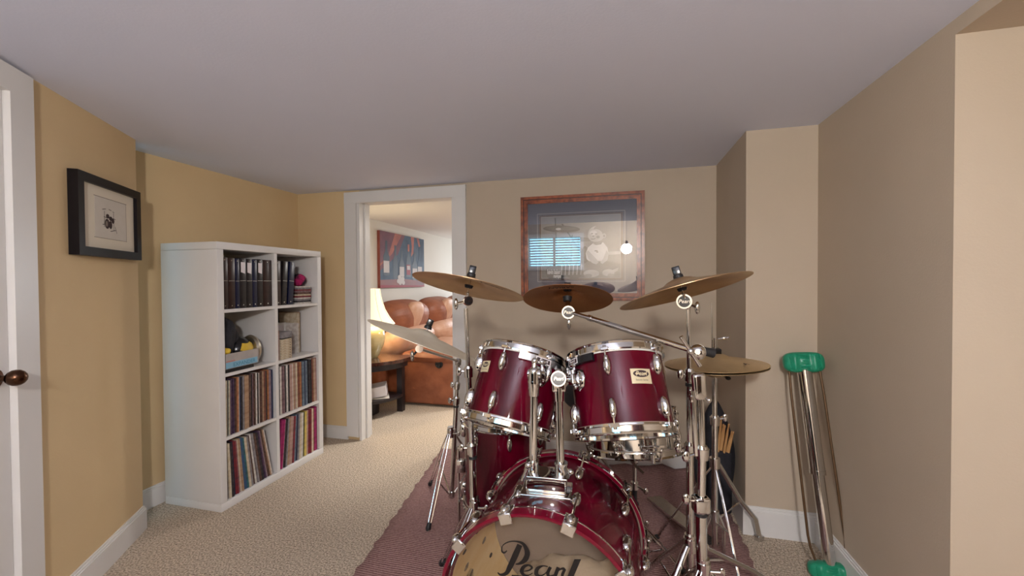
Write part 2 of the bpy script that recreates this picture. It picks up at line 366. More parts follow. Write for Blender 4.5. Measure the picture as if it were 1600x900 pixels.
bb('baseboard_recess', (0.906, 1.43, 0), (2.2, 1.43, 0), (0, -1, 0), 0.13)
# left near door with casing
dt = MB()
dt.slab([AW(0.657, 0.0), AW(0.755, 0.0), AW(0.755, 0, .022), AW(0.657, 0, .022)], (0, 0, 1.965))
dt.slab([AW(1.55, 0.0), AW(1.64, 0.0), AW(1.64, 0, .022), AW(1.55, 0, .022)], (0, 0, 1.93))
dt.slab([AW(0.755, 1.88), AW(1.55, 1.88), AW(1.55, 1.88, .022), AW(0.755, 1.88, .022)], (0, 0, .085))
st(dt, 'trim_3', 'trim')
dm = MB(); dm.slab([AW(0.757, .01, .002), AW(1.548, .01, .002), AW(1.548, .01, -.045), AW(0.757, .01, -.045)], (0, 0, 1.915))
for (s0, s1, z0, z1) in ((.86, 1.12, .2, .85), (1.2, 1.45, .2, .85), (.86, 1.12, 1.05, 1.75), (1.2, 1.45, 1.05, 1.75)):
    dm.slab([AW(s0, z0, .001), AW(s1, z0, .001), AW(s1, z0, .010), AW(s0, z0, .010)], (0, 0, z1-z0))
door = st(dm, 'door_1', 'trim')
kp = AW(0.812, 0.955, 0)
MB().tube(kp-N0*.004, kp+N0*.006, 0.03, n=24).tube(kp, kp+N0*.045, 0.010).ball(kp+N0*.055, 0.026, (1, 1, 1)).build('door_handle', 'bronze', door)
# next room shell
st(MB().box((-2.84, BW+.12, 0), (-2.72, 7.5, 2.05)), 'wall_next_room_left', 'nextwall')
st(MB().box((-2.84, 7.5, 0), (1.2, 7.6, 2.05)).box((1.1, BW+.12, 0), (1.2, 7.5, 2.05)), 'wall_next_room_far', 'nextwall')
st(MB().box((-2.72, BW+.12, 0), (DX0-.03, BW+.13, 2.05)).box((DX1+.03, BW+.12, 0), (1.1, BW+.13, 2.05)).box((DX0-.03, BW+.12, DH+.02), (DX1+.03, BW+.13, 2.05)), 'wall_next_room_front', 'nextwall')
st(MB().box((-2.84, BW+.12, CZ), (1.2, 7.6, CZ+.1)), 'ceiling_next_room', 'nextceil')

# ================================================================ RUG
rg = MB(); nseg = 60
L0, L1 = V((-0.98, 0.75, 0.012)), V((-1.262, 2.825, 0.012)); R0, R1 = V((0.56, 0.75, 0.012)), V((0.592, 2.825, 0.012))
pl = []
for i in range(nseg+1):
    t = i/nseg; l = L0.lerp(L1, t); r = R0.lerp(R1, t); j = 0.006*sin(i*2.4)+0.004*sin(i*5.1)
    pl.append([l+V((j, 0, 0)), r+V((-j, 0, 0))])
ncol = 24; grid = []
for i, (l, r) in enumerate(pl):
    for k in range(ncol+1):
        p = l.lerp(r, k/ncol); y = p.y
        lift = 0.0
        if y > 2.74: lift = (y-2.74)*0.35*(1+.5*sin(k*2.3))*max(0, min(1, (p.x+0.1)*3))
        grid.append(p+V((0, 0, lift+0.0015*sin(k*1.7+i*.6))))
fs = [(i*(ncol+1)+k, i*(ncol+1)+k+1, (i+1)*(ncol+1)+k+1, (i+1)*(ncol+1)+k) for i in range(nseg) for k in range(ncol)]
rg.add(grid, fs, True)
rugo = solo(rg, 'rug', 'rug', 'maroon ribbed area rug lying under the whole drum kit', 'rug', (-0.3, 1.8, 0))
so = rugo.modifiers.new('s', 'SOLIDIFY'); so.thickness = 0.009; so.offset = -1

# ================================================================ BOOKCASE
SX0, SX1 = -2.49, -2.09; SY0, SY1 = 1.765, 2.572; SH = 1.478
bk = thing('bookcase', 'tall white eight-cube bookcase standing against the golden left wall', 'bookcase', ((SX0+SX1)/2, (SY0+SY1)/2, 0))
MB().rbox((SX0, SY0, 0.043), (SX1, SY0+.038, SH-.041), .0015).build('side_panel', 'white', bk)
MB().rbox((SX0, SY1-.038, 0.043), (SX1, SY1, SH-.041), .0015).build('side_panel', 'white', bk)
MB().rbox((SX0, SY0, SH-.040), (SX1, SY1, SH), .0015).build('top_panel', 'white', bk)
MB().rbox((SX0, SY0, 0.0), (SX1, SY1, 0.042), .0015).build('bottom_panel', 'white', bk)
YM0, YM1 = 2.150, 2.172
MB().box((SX0, YM0, 0.043), (SX1-.001, YM1, SH-.041)).build('divider', 'white', bk)
SZ = [0.043, 0.398, 0.7515, 1.106]      # cubby floors
for k in (1, 2, 3):
    MB().box((SX0, SY0+.039, SZ[k]-.018), (SX1-.002, YM0-.0005, SZ[k])).box((SX0, YM1+.0005, SZ[k]-.018), (SX1-.002, SY1-.039, SZ[k])).build('shelf', 'white', bk)

# records -------------------------------------------------------
PAL = {'cream': ((.58,.50,.38), (.46,.36,.24)), 'black': ((.012,.010,.014), (.04,.03,.035)), 'sage green': ((.34,.36,.27), (.2,.18,.14)),
 'deep purple': ((.045,.022,.06), (.10,.05,.09)), 'dark brown': ((.06,.028,.02), (.13,.065,.045)), 'orange': ((.42,.17,.07), (.28,.11,.05)),
 'white': ((.66,.62,.58), (.50,.44,.40)), 'navy': ((.012,.018,.06), (.03,.04,.09)), 'grey': ((.25,.23,.24), (.17,.15,.16)),
 'tan': ((.42,.27,.17), (.30,.17,.10)), 'rust brown': ((.24,.075,.045), (.14,.05,.035)), 'lilac': ((.30,.22,.27), (.22,.15,.17)),
 'blue': ((.03,.08,.19), (.05,.10,.16)), 'mauve': ((.25,.15,.16), (.14,.08,.09)), 'pink tan': ((.45,.29,.25), (.34,.20,.17)),
 'blue grey': ((.14,.18,.23), (.08,.11,.15)), 'dark red': ((.22,.02,.03), (.12,.02,.03)), 'magenta': ((.36,.02,.13), (.24,.015,.08)),
 'olive': ((.14,.13,.06), (.08,.07,.04)), 'yellow': ((.60,.45,.10), (.45,.33,.10)), 'teal': ((.04,.16,.17), (.03,.08,.10))}
RM = {k: mat(k+' record sleeve', a, .7, col2=b_, scale=38, detail=4, contrast=(.42, .6)) for k, (a, b_) in PAL.items()}
ORD = ['first','second','third','fourth','fifth','sixth','seventh','eighth','ninth','tenth','eleventh','twelfth','thirteenth','fourteenth','fifteenth','sixteenth','seventeenth','eighteenth','nineteenth','twentieth']
def ordn(n):
    if n <= 20: return ORD[n-1]
    t = {2: 'twenty', 3: 'thirty', 4: 'forty'}[n//10]
    return {2: 'twentieth', 3: 'thirtieth', 4: 'fortieth'}[n//10] if n % 10 == 0 else t+'-'+ORD[n % 10-1]
def records(lst, y0, y1, zf, lean0, lean1, where, grp):
    tot = sum(w for _, w in lst); items = []
    for c_, w in lst:
        n = 2 if w >= 20 else 1
        if w >= 45: n = 4
        items += [(c_, w/n)]*n
    avail = y1-y0; n = len(items)
    # leave room for the tilt at both ends
    cur = y0; k = 0
    leans = [lean0+(lean1-lean0)*i/(n-1) for i in range(n)]
    unit = avail/tot
    for i, (c_, w) in enumerate(items):
        th = w*unit; a = radians(leans[i]); h = 0.312+random.uniform(-.006, .002)
        t = th*cos(a)*0.96
        # positive lean: top towards +Y
        yb = cur+th/2; cur += th
        dz = abs(sin(a))*t/2+.0004
        T = Matrix.Translation((SX1-.012-random.uniform(0, .010), yb, zf+dz)) @ Matrix.Rotation(-a, 4, 'X')
        mb = MB(); mb.rbox((-.312, -t/2, 0), (0, t/2, h), min(.0008, t*.2), T, seg=1)
        solo(mb, 'record', RM[c_], '%s record sleeve, %s from the left in the %s cube' % (c_, ordn(i+1), where), 'record', T, grp)
L3 = [('cream',20),('black',15),('sage green',12),('cream',10),('deep purple',30),('deep purple',20),('dark brown',15),('orange',18),('white',10),('navy',20),('black',18),('grey',17),('tan',28),('tan',26),('dark brown',18),('black',20),('mauve',18),('dark brown',15),('white',14),('sage green',14),('black',11),('white',12),('dark brown',28),('tan',22),('rust brown',24),('black',16),('orange',20),('lilac',30),('navy',12),('blue',14)]
R3 = [('grey',14),('black',14),('white',22),('mauve',26),('black',18),('white',12),('black',22),('pink tan',30),('white',10),('tan',14),('pink tan',12),('cream',14),('rust brown',32),('orange',24),('blue grey',24),('navy',12),('blue grey',28),('black',26),('black',20),('white',11),('rust brown',14),('tan',12),('pink tan',26)]
L4 = [('grey',16),('cream',15),('black',18),('navy',16),('dark red',22),('mauve',12),('cream',14),('tan',20),('blue',20),('teal',12),('cream',16),('grey',18),('dark brown',16),('white',20),('grey',16),('dark brown',18),('black',18),('deep purple',24),('lilac',12),('dark brown',20),('tan',10),('white',14)]
R4 = [('magenta',26),('white',10),('black',12),('grey',14),('tan',20),('pink tan',26),('dark red',12),('blue grey',22),('navy',12),('grey',14),('cream',20),('white',14),('olive',18),('yellow',18),('pink tan',20),('dark red',26),('cream',18),('rust brown',16),('magenta',26)]
LY0, LY1 = SY0+.0395, YM0-.001; RY0, RY1 = YM1+.001, SY1-.0395
G = 'records standing on edge in the bookcase'
records(L3, LY0+.002, LY1-.006, SZ[1], 0.8, 0.0, 'third-row left', G)
records(R3, RY0+.002, RY1-.004, SZ[1], 0.0, -.3, 'third-row right', G)
records(L4, LY0+.012, LY1-.016, SZ[0], -1.5, -11.5, 'bottom-row left', G)
records(R4, RY0+.008, RY1-.004, SZ[0], 6.5, 0.2, 'bottom-row right', G)
m_ = MB(); zz = SZ[0]+.3105
T = Matrix.Translation((SX1-.03, LY1-.11, SZ[0]+.3225))
solo(MB().box((-.25, -.045, 0), (0, .045, .004), T), 'record', RM['yellow'], 'yellow record sleeve lying flat on top of the leaning records', 'record', T)

# binders -------------------------------------------------------
M['binderbrown'] = mat('dark brown binder vinyl', (.022, .008, .007), .3, col2=(.035, .013, .010), scale=30)
M['bindernavy'] = mat('navy binder vinyl', (.006, .008, .035), .3)
M['binderblack'] = mat('black binder vinyl', (.012, .010, .012), .28, col2=(.02, .015, .016), scale=30)
def binder(i, y0, y1, zf, h, lean, mm, lab, cube, c_, txt):
    t = y1-y0; a = radians(lean)
    T = Matrix.Translation((SX1-.018, (y0+y1)/2, zf+abs(sin(a))*t/2+.0004)) @ Matrix.Rotation(-a, 4, 'X')
    o = thing('binder', txt, 'binder', T, 'dark ring binders on the top shelf')
    mb = MB()
    mb.rbox((-.27, -t/2, 0), (-.001, -t/2+.003, h), .001, T, seg=1).rbox((-.27, t/2-.003, 0), (-.001, t/2, h), .001, T, seg=1)
    mb.rbox((-.006, -t/2, 0), (0, t/2, h), .0018, T, seg=2)
    mb.build('cover', mm, o)
    MB().box((-.26, -t/2+.004, .006), (-.008, t/2-.004, h-.008), T).build('pages', 'paper', o)
    for hz in (.018, h-.014): MB().tube(T @ V((-.001, 0, hz)), T @ V((.0012, 0, hz)), .0035, n=12).build('rivet', 'chrome', o)
    MB().box((0, -t/2+.003, h*.545), (.0006, t/2-.003, h*.552), T).build('pocket_seam', 'chrome2', o)
    if lab:
        MB().slab([T @ V((.0008, -t*.33, h*.72)), T @ V((.0008, t*.30, h*.69)), T @ V((.0008, t*.33, h*.92)), T @ V((.0008, -t*.33, h*.92))], (.0006, 0, 0)).build('spine_label', 'labelwhite', o)
ys = [1.8060, 1.8445, 1.889, 1.918, 1.962, 2.004, 2.038, 2.080, 2.1475]
spec = [('binderbrown', 0, 'dark brown binder, leftmost in the top left cube'), ('binderbrown', 0, 'dark brown binder second from left in the top left cube'), ('bindernavy', 0, 'thin navy binder third from left in the top left cube'),
 ('binderblack', 1, 'black binder with the leftmost white spine label'), ('binderblack', 1, 'black binder with the middle white spine label'), ('bindernavy', 0, 'thin navy binder between the second and third labelled binders'),
 ('binderblack', 1, 'black binder with the rightmost white spine label'), ('binderbrown', 0, 'wide black-brown binder beside the divider in the top left cube')]
for i, (mm, lb, tx) in enumerate(spec): binder(i, ys[i]+.0008, ys[i+1]-.0008, SZ[3], .290-.002*(i % 3), 0, mm, lb, 'L', 0, tx)
binder(8, 2.175, 2.218, SZ[3], .288, 0, 'binderbrown', 0, 'R', 0, 'dark brown binder standing against the divider in the top right cube')
binder(9, 2.222, 2.262, SZ[3], .286, 4.2, 'binderblack', 0, 'R', 0, 'black binder leaning in the middle of the top right cube')
binder(10, 2.274, 2.320, SZ[3], .284, 4.6, 'bindernavy', 0, 'R', 0, 'black-blue binder leaning beside the disc cases')
# CD cases
z = SZ[3]; cds = [('white', .010), ('black', .011), ('grey', .012), ('white', .010), ('dark red', .012), ('cream', .011), ('dark brown', .013), ('mauve', .011), ('dark red', .010), ('grey', .012), ('white', .009)]
nm = {}
for i, (c_, h) in enumerate(cds):
    dy = random.uniform(-.004, .004); dx = random.uniform(-.006, 0)
    T = Matrix.Translation((SX1-.03+dx, 2.442+dy, z)) @ Matrix.Rotation(radians(random.uniform(-2, 2)), 4, 'Z')
    o = solo(MB().rbox((-.14, -.064, 0), (0, .064, h-.0004), .001, T, seg=1), 'disc_case', RM[c_], '%s disc case, %s from the bottom of the stack in the top right cube' % (c_, ordn(i+1)), 'disc case', T, 'stacked disc cases')
    z += h
# pink feathery toy on the stack
T = Matrix.Translation((SX1-.09, 2.45, z))
toy = MB(); toy.smooth = True
toy.ball((0, 0, .045), .05, (1, 1.05, .88), T, n=18)
M['pinkplush'] = mat('black and pink plush', (.012, .006, .02), .9, col2=(.45, .01, .12), scale=14, bump=1, bscale=120, contrast=(.42, .52))
solo(toy, 'pouch', 'pinkplush', 'small black and pink pouch sitting on the stack of disc cases', 'pouch', T)
bpy.data.objects['pouch'].data.update()
# second row left: shoe box, cap, cloths, metal canister
T = Matrix.Translation((SX1-.006, 1.812, SZ[2]+.0005)) @ Matrix.Rotation(radians(1.5), 4, 'Z')
tray = solo(MB().box((-.20, 0, 0), (0, .185, .018), T), 'tray', 'blackgloss', 'flat black case under the grey and blue carton', 'case', T)
T2 = T @ Matrix.Translation((-.002, 0.0, .0185))
M['carton'] = mat('grey carton', (.36, .33, .31), .6, col2=(.42, .37, .34), scale=18)
M['cartonblue'] = mat('blue carton print', (.22, .44, .60), .6); M['cartontxt'] = mat('dark teal print', (.04, .20, .30), .6); M['cartonred'] = mat('red carton print', (.5, .2, .18), .6)
bxo = thing('carton', 'open grey carton with blue lettering holding black and yellow gear', 'box', T2)
mb = MB(); W_, H_ = .224, .086
mb.box((-.20, 0, 0), (0, W_, .003), T2).box((-.003, 0, 0), (0, W_, H_), T2).box((-.20, 0, 0), (-.197, W_, H_), T2).box((-.20, 0, 0), (0, .003, H_), T2).box((-.20, W_-.003, 0), (0, W_, H_), T2)
mb.build('body', 'carton', bxo)
TT = T2 @ Matrix(((0, 0, 1, 0.0006), (1, 0, 0, W_/2), (0, 1, 0, H_/2), (0, 0, 0, 1)))
mb = MB(); mb.box((0, 0.002, 0.004), (.0004, W_-.01, .038), T2); mb.mi = 1; mb.text('EXPANDER', .030, TT @ Matrix.Translation((0.01, -.024, 0)), z=.0004)
mb.mi = 2; mb.box((0, .004, .039), (.0004, .06, .046), T2)
mb.build('printed_band', ['cartonblue', 'cartontxt', 'cartonred'], bxo)
M['gearyellow'] = mat('yellow fabric', (.72, .48, .04), .55, col2=(.62, .40, .03), scale=20)
T3 = T2 @ Matrix.Translation((0, 0, 0))
cap = thing('cap', 'glossy black cap with yellow panels lying in the carton', 'cap', T2 @ Matrix.Translation((-.11, .155, .07)))
mb = MB(); C1 = T2 @ Matrix.Translation((-.092, .170, .096)) @ Matrix.Rotation(radians(28), 4, 'Y')
mb.lathe([(.001, .062), (.03, .057), (.055, .043), (.073, .02), (.080, -.004), (.076, -.03), (.07, -.03)], C1, n=32)
mb.build('crown', 'blackgloss', cap)
mb = MB()
for a0, a1, r0, r1 in ((-38, 52, 1.012, 1), (-85, -62, 1.012, 1)):
    pts = [(.040, .052), (.0575, .0440), (.0755, .0205)] if a1-a0 > 50 else [(.076, .015), (.080*1.03, -.004), (.078*1.03, -.026)]
    mb.lathe(pts, C1, n=14, a0=radians(a0), a1=radians(a1))
mb.build('yellow_panel', 'gearyellow', cap, label='yellow panel')
def blob(name, mm, c, r, sc, label, cat, seed, amp=.12):
    random.seed(seed); bm = bmesh.new(); bmesh.ops.create_icosphere(bm, subdivisions=4, radius=1)
    ph = [(V((random.uniform(-3, 3), random.uniform(-3, 3), random.uniform(-3, 3))), random.uniform(0, 6)) for _ in range(7)]
    for v in bm.verts:
        k = 1+sum(sin(v.co.dot(d_)*1.6+p_) for d_, p_ in ph)*amp/3
        v.co = V((v.co.x*sc[0], v.co.y*sc[1], v.co.z*sc[2]))*r*k
        if v.co.z < -r*sc[2]*.8: v.co.z = -r*sc[2]*.8
    bm.verts.index_update()
    mb = MB(); mb.add([V(c)+v.co for v in bm.verts], [[v.index for v in f.verts] for f in bm.faces], True); bm.free()
    return solo(mb, name, mm, label, cat, V(c)-V((0, 0, r*sc[2]*.8)))
blob('cloth_bag', 'blackcloth', (SX1-.110, 1.870, SZ[2]+.185), .1, (.75, .62, 1.35), 'rumpled black cloth bag slumped at the left of the carton', 'bag', 3)
blob('cloth_bag', 'blackcloth', (SX1-.135, 1.925, SZ[2]+.165), .1, (.6, .62, .9), 'low rumpled black cloth bundle behind the yellow and black cap', 'bag', 5)
yc = blob('strap', 'gearyellow', (SX1-.03, 1.835, SZ[2]+.118), .024, (.8, 1.0, .8), 'small yellow strap end at the front left of the carton', 'strap', 9, .05)
T = Matrix.Translation((SX1-.105, 2.066, SZ[2]+.0905)) @ Matrix.Rotation(radians(-12), 4, 'Z')
can = thing('metal_canister', 'round silver metal tin standing on edge behind the carton', 'tin', Matrix.Translation((SX1-.105, 2.066, SZ[2])))
MB().lathe([(.001, -.02), (.070, -.02), (.084, -.014), (.090, 0), (.084, .014), (.070, .02), (.001, .02)], T @ Matrix.Rotation(radians(90), 4, 'X'), n=48).build('body', mat('tarnished silver', (.50, .46, .38), .3, .9, col2=(.42, .37, .29), scale=12), can)
# second row right: frames and boxed sets
def flat_frame(T, w, h, name, label, rim, inner, rw=.012):
    o = thing(name, label, 'frame', T, None)
    mb = MB()
    for a_, b_ in (((0, 0, 0), (.012, w, rw)), ((0, 0, h-rw), (.012, w, h)), ((0, 0, rw), (.012, rw, h-rw)), ((0, w-rw, rw), (.012, w, h-rw))): mb.box(a_, b_, T)
    mb.build('frame', rim, o); MB().box((.001, rw, rw), (.008, w-rw, h-rw), T).build('panel', inner, o)
TA = Matrix.Translation((SX0+.13, 2.215, SZ[2]+.0005)) @ Matrix.Rotation(radians(-4), 4, 'Y')
flat_frame(TA, .255, .315, 'picture_frame', 'large black-edged frame at the back of the second-row right cube', 'blackgloss', 'labelwhite', .013)
TA = Matrix.Translation((SX0+.20, 2.30, SZ[2]+.0005)) @ Matrix.Rotation(radians(-4), 4, 'Y') 
flat_frame(TA, .15, .218, 'picture_frame', 'small white frame leaning in front of the black-edged frame', 'trim', 'labelwhite', .018)
for i, (c_, y, t, h) in enumerate((('white', 2.452, .014, .215), ('cream', 2.474, .012, .285), ('tan', 2.490, .010, .29), ('cream', 2.503, .008, .28))):
    T = Matrix.Translation((SX1-.10-.01*i, y, SZ[2]+.0004))
    solo(MB().rbox((-.2, -t/2, 0), (0, t/2, h), .001, T, seg=1), 'book', RM[c_], '%s slim book, %s from left beside the right panel in the second row' % (c_, ordn(i+1)), 'book', T, 'slim books at the right end of the second row')
for i, (c_, y, t, h) in enumerate((('cream', 2.181, .007, .20), ('tan', 2.189, .007, .196), ('pink tan', 2.197, .006, .19))):
    T = Matrix.Translation((SX1-.018, y, SZ[2]+.0004))
    solo(MB().rbox((-.2, -t/2, 0), (0, t/2, h), .001, T, seg=1), 'booklet', RM[c_], '%s booklet, %s from the divider in the second-row right cube' % (c_, ordn(i+1)), 'booklet', T, 'booklets against the divider')
z = SZ[2]
for i in range(8):
    h = .0165; T = Matrix.Translation((SX1-.012-random.uniform(0, .004), 2.252+random.uniform(-.002, .002), z+.0003)) @ Matrix.Rotation(radians(random.uniform(-1.5, 1.5)), 4, 'Z')
    o = solo(MB().rbox((-.11, -.046, 0), (0, .046, h-.0008), .001, T, seg=1), 'tape_case', RM['cream'], 'cream tape case, %s from the bottom of the stack beside the booklets' % ordn(i+1), 'tape case', T, 'stacked cream tape cases')
    MB().box((0, .026, .004), (.0005, .036, .008), T).build('spine_mark', 'ink', o)
    z += h
T = Matrix.Translation((SX1-.016, 2.262, z+.0003)) @ Matrix.Rotation(radians(6), 4, 'Z')
bt = thing('tape_box', 'clear grey plastic box on top of the cream tape cases', 'box', T)
MB().rbox((-.11, -.05, .006), (0, .05, .045), .002, T, seg=1).build('lid', RM['grey'], bt); MB().rbox((-.105, -.045, 0), (-.003, .045, .006), .001, T, seg=1).build('base', 'blackgloss', bt)

# ================================================================ PICTURES
# framed drum sketch on the angled wall
def AT(s, z, off): return AW(s, z, off)
sk = thing('framed_sketch', 'small black framed drum kit sketch hanging on the golden wall', 'picture', AW(.22, 1.38, 0))
F0, F1, Z0, Z1, TH, FW = 0.010, .464, 1.368, 1.705, .034, .036
mb = MB()
def wbox(mb, s0, s1, z0, z1, o0, o1):
    mb.slab([AW(s0, z0, o0), AW(s1, z0, o0), AW(s1, z0, o1), AW(s0, z0, o1)], (0, 0, z1-z0))
wbox(mb, F0, F1, Z0, Z0+FW, 0, TH); wbox(mb, F0, F1, Z1-FW, Z1, 0, TH); wbox(mb, F0, F0+FW, Z0+FW, Z1-FW, 0, TH); wbox(mb, F1-FW, F1, Z0+FW, Z1-FW, 0, TH)
mb.build('frame', mat('black frame lacquer', (.006, .004, .006), .4, spec=.25), sk)
mb = MB(); wbox(mb, F0+FW, F1-FW, Z0+FW, Z1-FW, .004, .020); mb.build('mat_board', 'creammat', sk)
mb = MB(); wbox(mb, .112, .340, 1.452, 1.625, .020, .0206); mb.mi = 1; wbox(mb, .107, .345, 1.625, 1.6275, .020, .021); wbox(mb, .107, .345, 1.450, 1.4515, .020, .021); wbox(mb, .1105, .112, 1.452, 1.625, .020, .0208)
mb.mi = 2
cs, cz = .245, 1.53
TS = Matrix((( -D0.x, 0, N0.x, 0), (-D0.y, 0, N0.y, 0), (0, 1, 0, 0), (0, 0, 0, 1))); TS.translation = AW(cs, cz, .0208)
def disc2(cx, cy, rx, ry, n=20): return [(cx+rx*cos(2*PI*i/n), cy+ry*sin(2*PI*i/n)) for i in range(n)]
for (cx, cy, rx, ry) in ((-.012, -.014, .017, .022), (.014, .012, .013, .010), (-.008, .02, .012, .010), (.03, .004, .011, .012), (.012, -.016, .012, .018)): mb.poly([(x, y, .0002) for x, y in disc2(cx, cy, rx, ry)], TS)
for (x0, y0, x1, y1) in ((-.045, .045, -.02, .05), (.0, .052, .02, .048), (.028, .046, .04, .042), (-.03, .04, -.033, -.03), (.035, .04, .036, -.04), (-.045, -.02, -.03, -.018), (.01, -.045, .05, -.036), (-.035, .015, -.015, .012), (.035, .015, .05, .012), (.045, -.02, .058, -.05)):
    d_ = V((x1-x0, y1-y0)).normalized()*.0013; n_ = V((-d_.y, d_.x)); mb.poly([(x0+n_.x, y0+n_.y, .0003), (x0-n_.x, y0-n_.y, .0003), (x1-n_.x, y1-n_.y, .0003), (x1+n_.x, y1+n_.y, .0003)], TS)
mb.mi = 1; mb.poly([(x, y, .0005) for x, y in disc2(-.016, -.014, .008, .013)], TS)
mb.build('sketch_print', ['paper', 'inkmid', 'ink'], sk)

# large framed photo on back wall
PX0, PX1, PZ0, PZ1 = -.652, .182, 1.118, 1.842
yb = BW
pic = thing('framed_photograph', 'large red-oak framed black and white photo with blue-grey mat on the back wall', 'picture', ((PX0+PX1)/2, yb, PZ0))
def rails(mb, x0, x1, z0, z1, w, y0, y1):
    # mitred rails
    for quad in (((x0, z0), (x1, z0), (x1-w, z0+w), (x0+w, z0+w)), ((x1, z0), (x1, z1), (x1-w, z1-w), (x1-w, z0+w)), ((x1, z1), (x0, z1), (x0+w, z1-w), (x1-w, z1-w)), ((x0, z1), (x0, z0), (x0+w, z0+w), (x0+w, z1-w))):
        mb.slab([(x, y0, z) for x, z in quad], (0, y1-y0, 0))
mb = MB(); rails(mb, PX0, PX1, PZ0, PZ1, .05, yb, yb-.018); rails(mb, PX0+.004, PX1-.004, PZ0+.004, PZ1-.004, .016, yb-.018, yb-.026); rails(mb, PX0+.030, PX1-.030, PZ0+.030, PZ1-.030, .010, yb-.018, yb-.023)
mb.build('frame', 'oakred', pic)
mb = MB(); rails(mb, PX0+.021, PX1-.021, PZ0+.021, PZ1-.021, .004, yb-.018, yb-.0195); mb.build('frame_inlay', 'espresso', pic, label='dark groove round the frame')
y1 = yb-.006
mb = MB(); mb.box((PX0+.04, y1, PZ0+.04), (PX1-.04, yb-.001, PZ1-.04)); mb.build('mat_board', 'navymat', pic)
IX0, IX1, IZ0, IZ1 = -.505, .028, 1.272, 1.696
M['browninner'] = mat('brown inner mat', (.09, .06, .055), .9); M['goldline'] = mat('pale fillet line', (.42, .40, .40), .6)
mb = MB(); rails(mb, IX0-.03, IX1+.03, IZ0-.025, IZ1+.025, .0025, y1-.0004, y1-.0008); mb.mi = 1; rails(mb, IX0-.016, IX1+.016, IZ0-.014, IZ1+.014, .014, y1-.0004, y1-.0006)
mb.mi = 0; rails(mb, IX0-.002, IX1+.002, IZ0-.002, IZ1+.002, .002, y1-.0007, y1-.001)
mb.build('inner_mat', ['goldline', 'browninner'], pic)
g = lambda n, v: mat('photo grey '+n, (v, v*.985, v), .5, col2=(v*1.15, v*1.13, v*1.15), scale=9)
GR = [g('backdrop', .17), g('dark', .025), g('mid', .10), g('light', .40), g('pale', .62), g('deep', .055)]
TP = Matrix(((1, 0, 0, IX0), (0, 0, -1, y1-.0011), (0, 1, 0, IZ0), (0, 0, 0, 1)))      # local x,y in photo, z towards viewer
PW, PH = IX1-IX0, IZ1-IZ0
mb = MB()
def pp(mi, pts, z): mb.mi = mi; mb.poly([(x*PW, y*PH, z) for x, y in pts], TP)
def el(mi, cx, cy, rx, ry, z, n=24, rot=0): pp(mi, [(cx+rx*cos(t)*cos(rot)-ry*sin(t)*sin(rot)*.8, cy+rx*cos(t)*sin(rot)*1.25+ry*sin(t)*cos(rot)) for t in [2*PI*i/n for i in range(n)]], z)
pp(0, [(0, 0), (1, 0), (1, 1), (0, 1)], 0)
pp(2, [(0, 0), (1, 0), (1, .22), (.8, .27), (.55, .30), (.3, .22), (0, .2)], .0001)
pp(3, [(.75, .36), (1, .37), (1, .42), (.76, .41)], .00015)
for x0, y0, x1, y1_, w_ in ((.18, .98, .20, .3, .008), (.27, .88, .62, .2, .010), (.40, .7, .37, .1, .006), (.5, .5, .6, .28, .008)):
    pp(1, [(x0-w_, y0), (x0+w_, y0), (x1+w_, y1_), (x1-w_, y1_)], .0002)
el(1, .26, .80, .24, .055, .0003, rot=-.06); el(5, .26, .815, .20, .035, .00035, rot=-.06); el(3, .22, .80, .035, .02, .0004)
el(1, .52, .62, .13, .035, .0003, rot=-.1)
for k, (cx, cy, r_) in enumerate(((.18, .1, .13), (.42, .12, .12), (.30, .22, .10))):
    el(5, cx, cy, r_, .14, .0004+k*.00002); el(2, cx, cy+.03, r_*.8, .07, .00046+k*.00002)
for k in range(7): pp(3, [(.25+.05*k, .05), (.262+.05*k, .05), (.272+.05*k, .22), (.26+.05*k, .22)], .00052)
# seated baby figure in the print (body, arms, legs, head)
el(1, .56, .34, .05, .17, .0005)
pp(2, [(.52, .20), (.60, .27), (.72, .27), (.86, .25), (.93, .13), (.92, .03), (.72, .0), (.56, .05)], .0006)
pp(4, [(.58, .30), (.57, .40), (.60, .49), (.66, .55), (.72, .575), (.79, .56), (.84, .48), (.855, .38), (.84, .30), (.79, .26), (.70, .245), (.62, .26)], .0006)
pp(0, [(.66, .545), (.70, .52), (.76, .53), (.78, .565), (.72, .58)], .00062)
pp(3, [(.575, .41), (.60, .44), (.66, .36), (.71, .29), (.73, .24), (.70, .215), (.65, .24), (.60, .31)], .00065)
pp(3, [(.83, .44), (.855, .38), (.84, .28), (.78, .22), (.75, .24), (.79, .31)], .00064)
el(3, .64, .07, .10, .06, .00063); el(3, .85, .08, .075, .055, .00063); el(0, .60, .035, .05, .03, .00066); el(0, .88, .04, .04, .03, .00066)
el(3, .705, .70, .105, .125, .0007, rot=.12); el(0, .745, .745, .078, .098, .00073); el(3, .69, .675, .092, .102, .00076); el(4, .665, .72, .045, .04, .00078)
el(3, .80, .665, .024, .038, .0008); el(0, .80, .665, .013, .022, .00082)
el(1, .648, .705, .016, .006, .00085, rot=.1); el(1, .70, .70, .017, .006, .00085, rot=-.1); el(2, .665, .665, .012, .008, .00085)
el(1, .665, .625, .030, .010, .00085, rot=.1); el(4, .665, .630, .022, .004, .0009, rot=.1); el(0, .725, .65, .022, .022, .00084)
el(5, .70, .43, .022, .010, .0007); el(5, .715, .41, .014, .010, .0007)
for k in range(4): pp(3, [(.88+.02*k, .06+.015*k), (.90+.02*k, .06+.015*k), (.92+.02*k, .13+.01*k), (.895+.02*k, .12+.01*k)], .0007)
mb.mi = 4
mb.text('kevin baker', .038, TP @ Matrix.Translation((.085, .043, .0009)) @ Matrix.Diagonal((.52, 1.25, 1, 1)), bold=.0006)
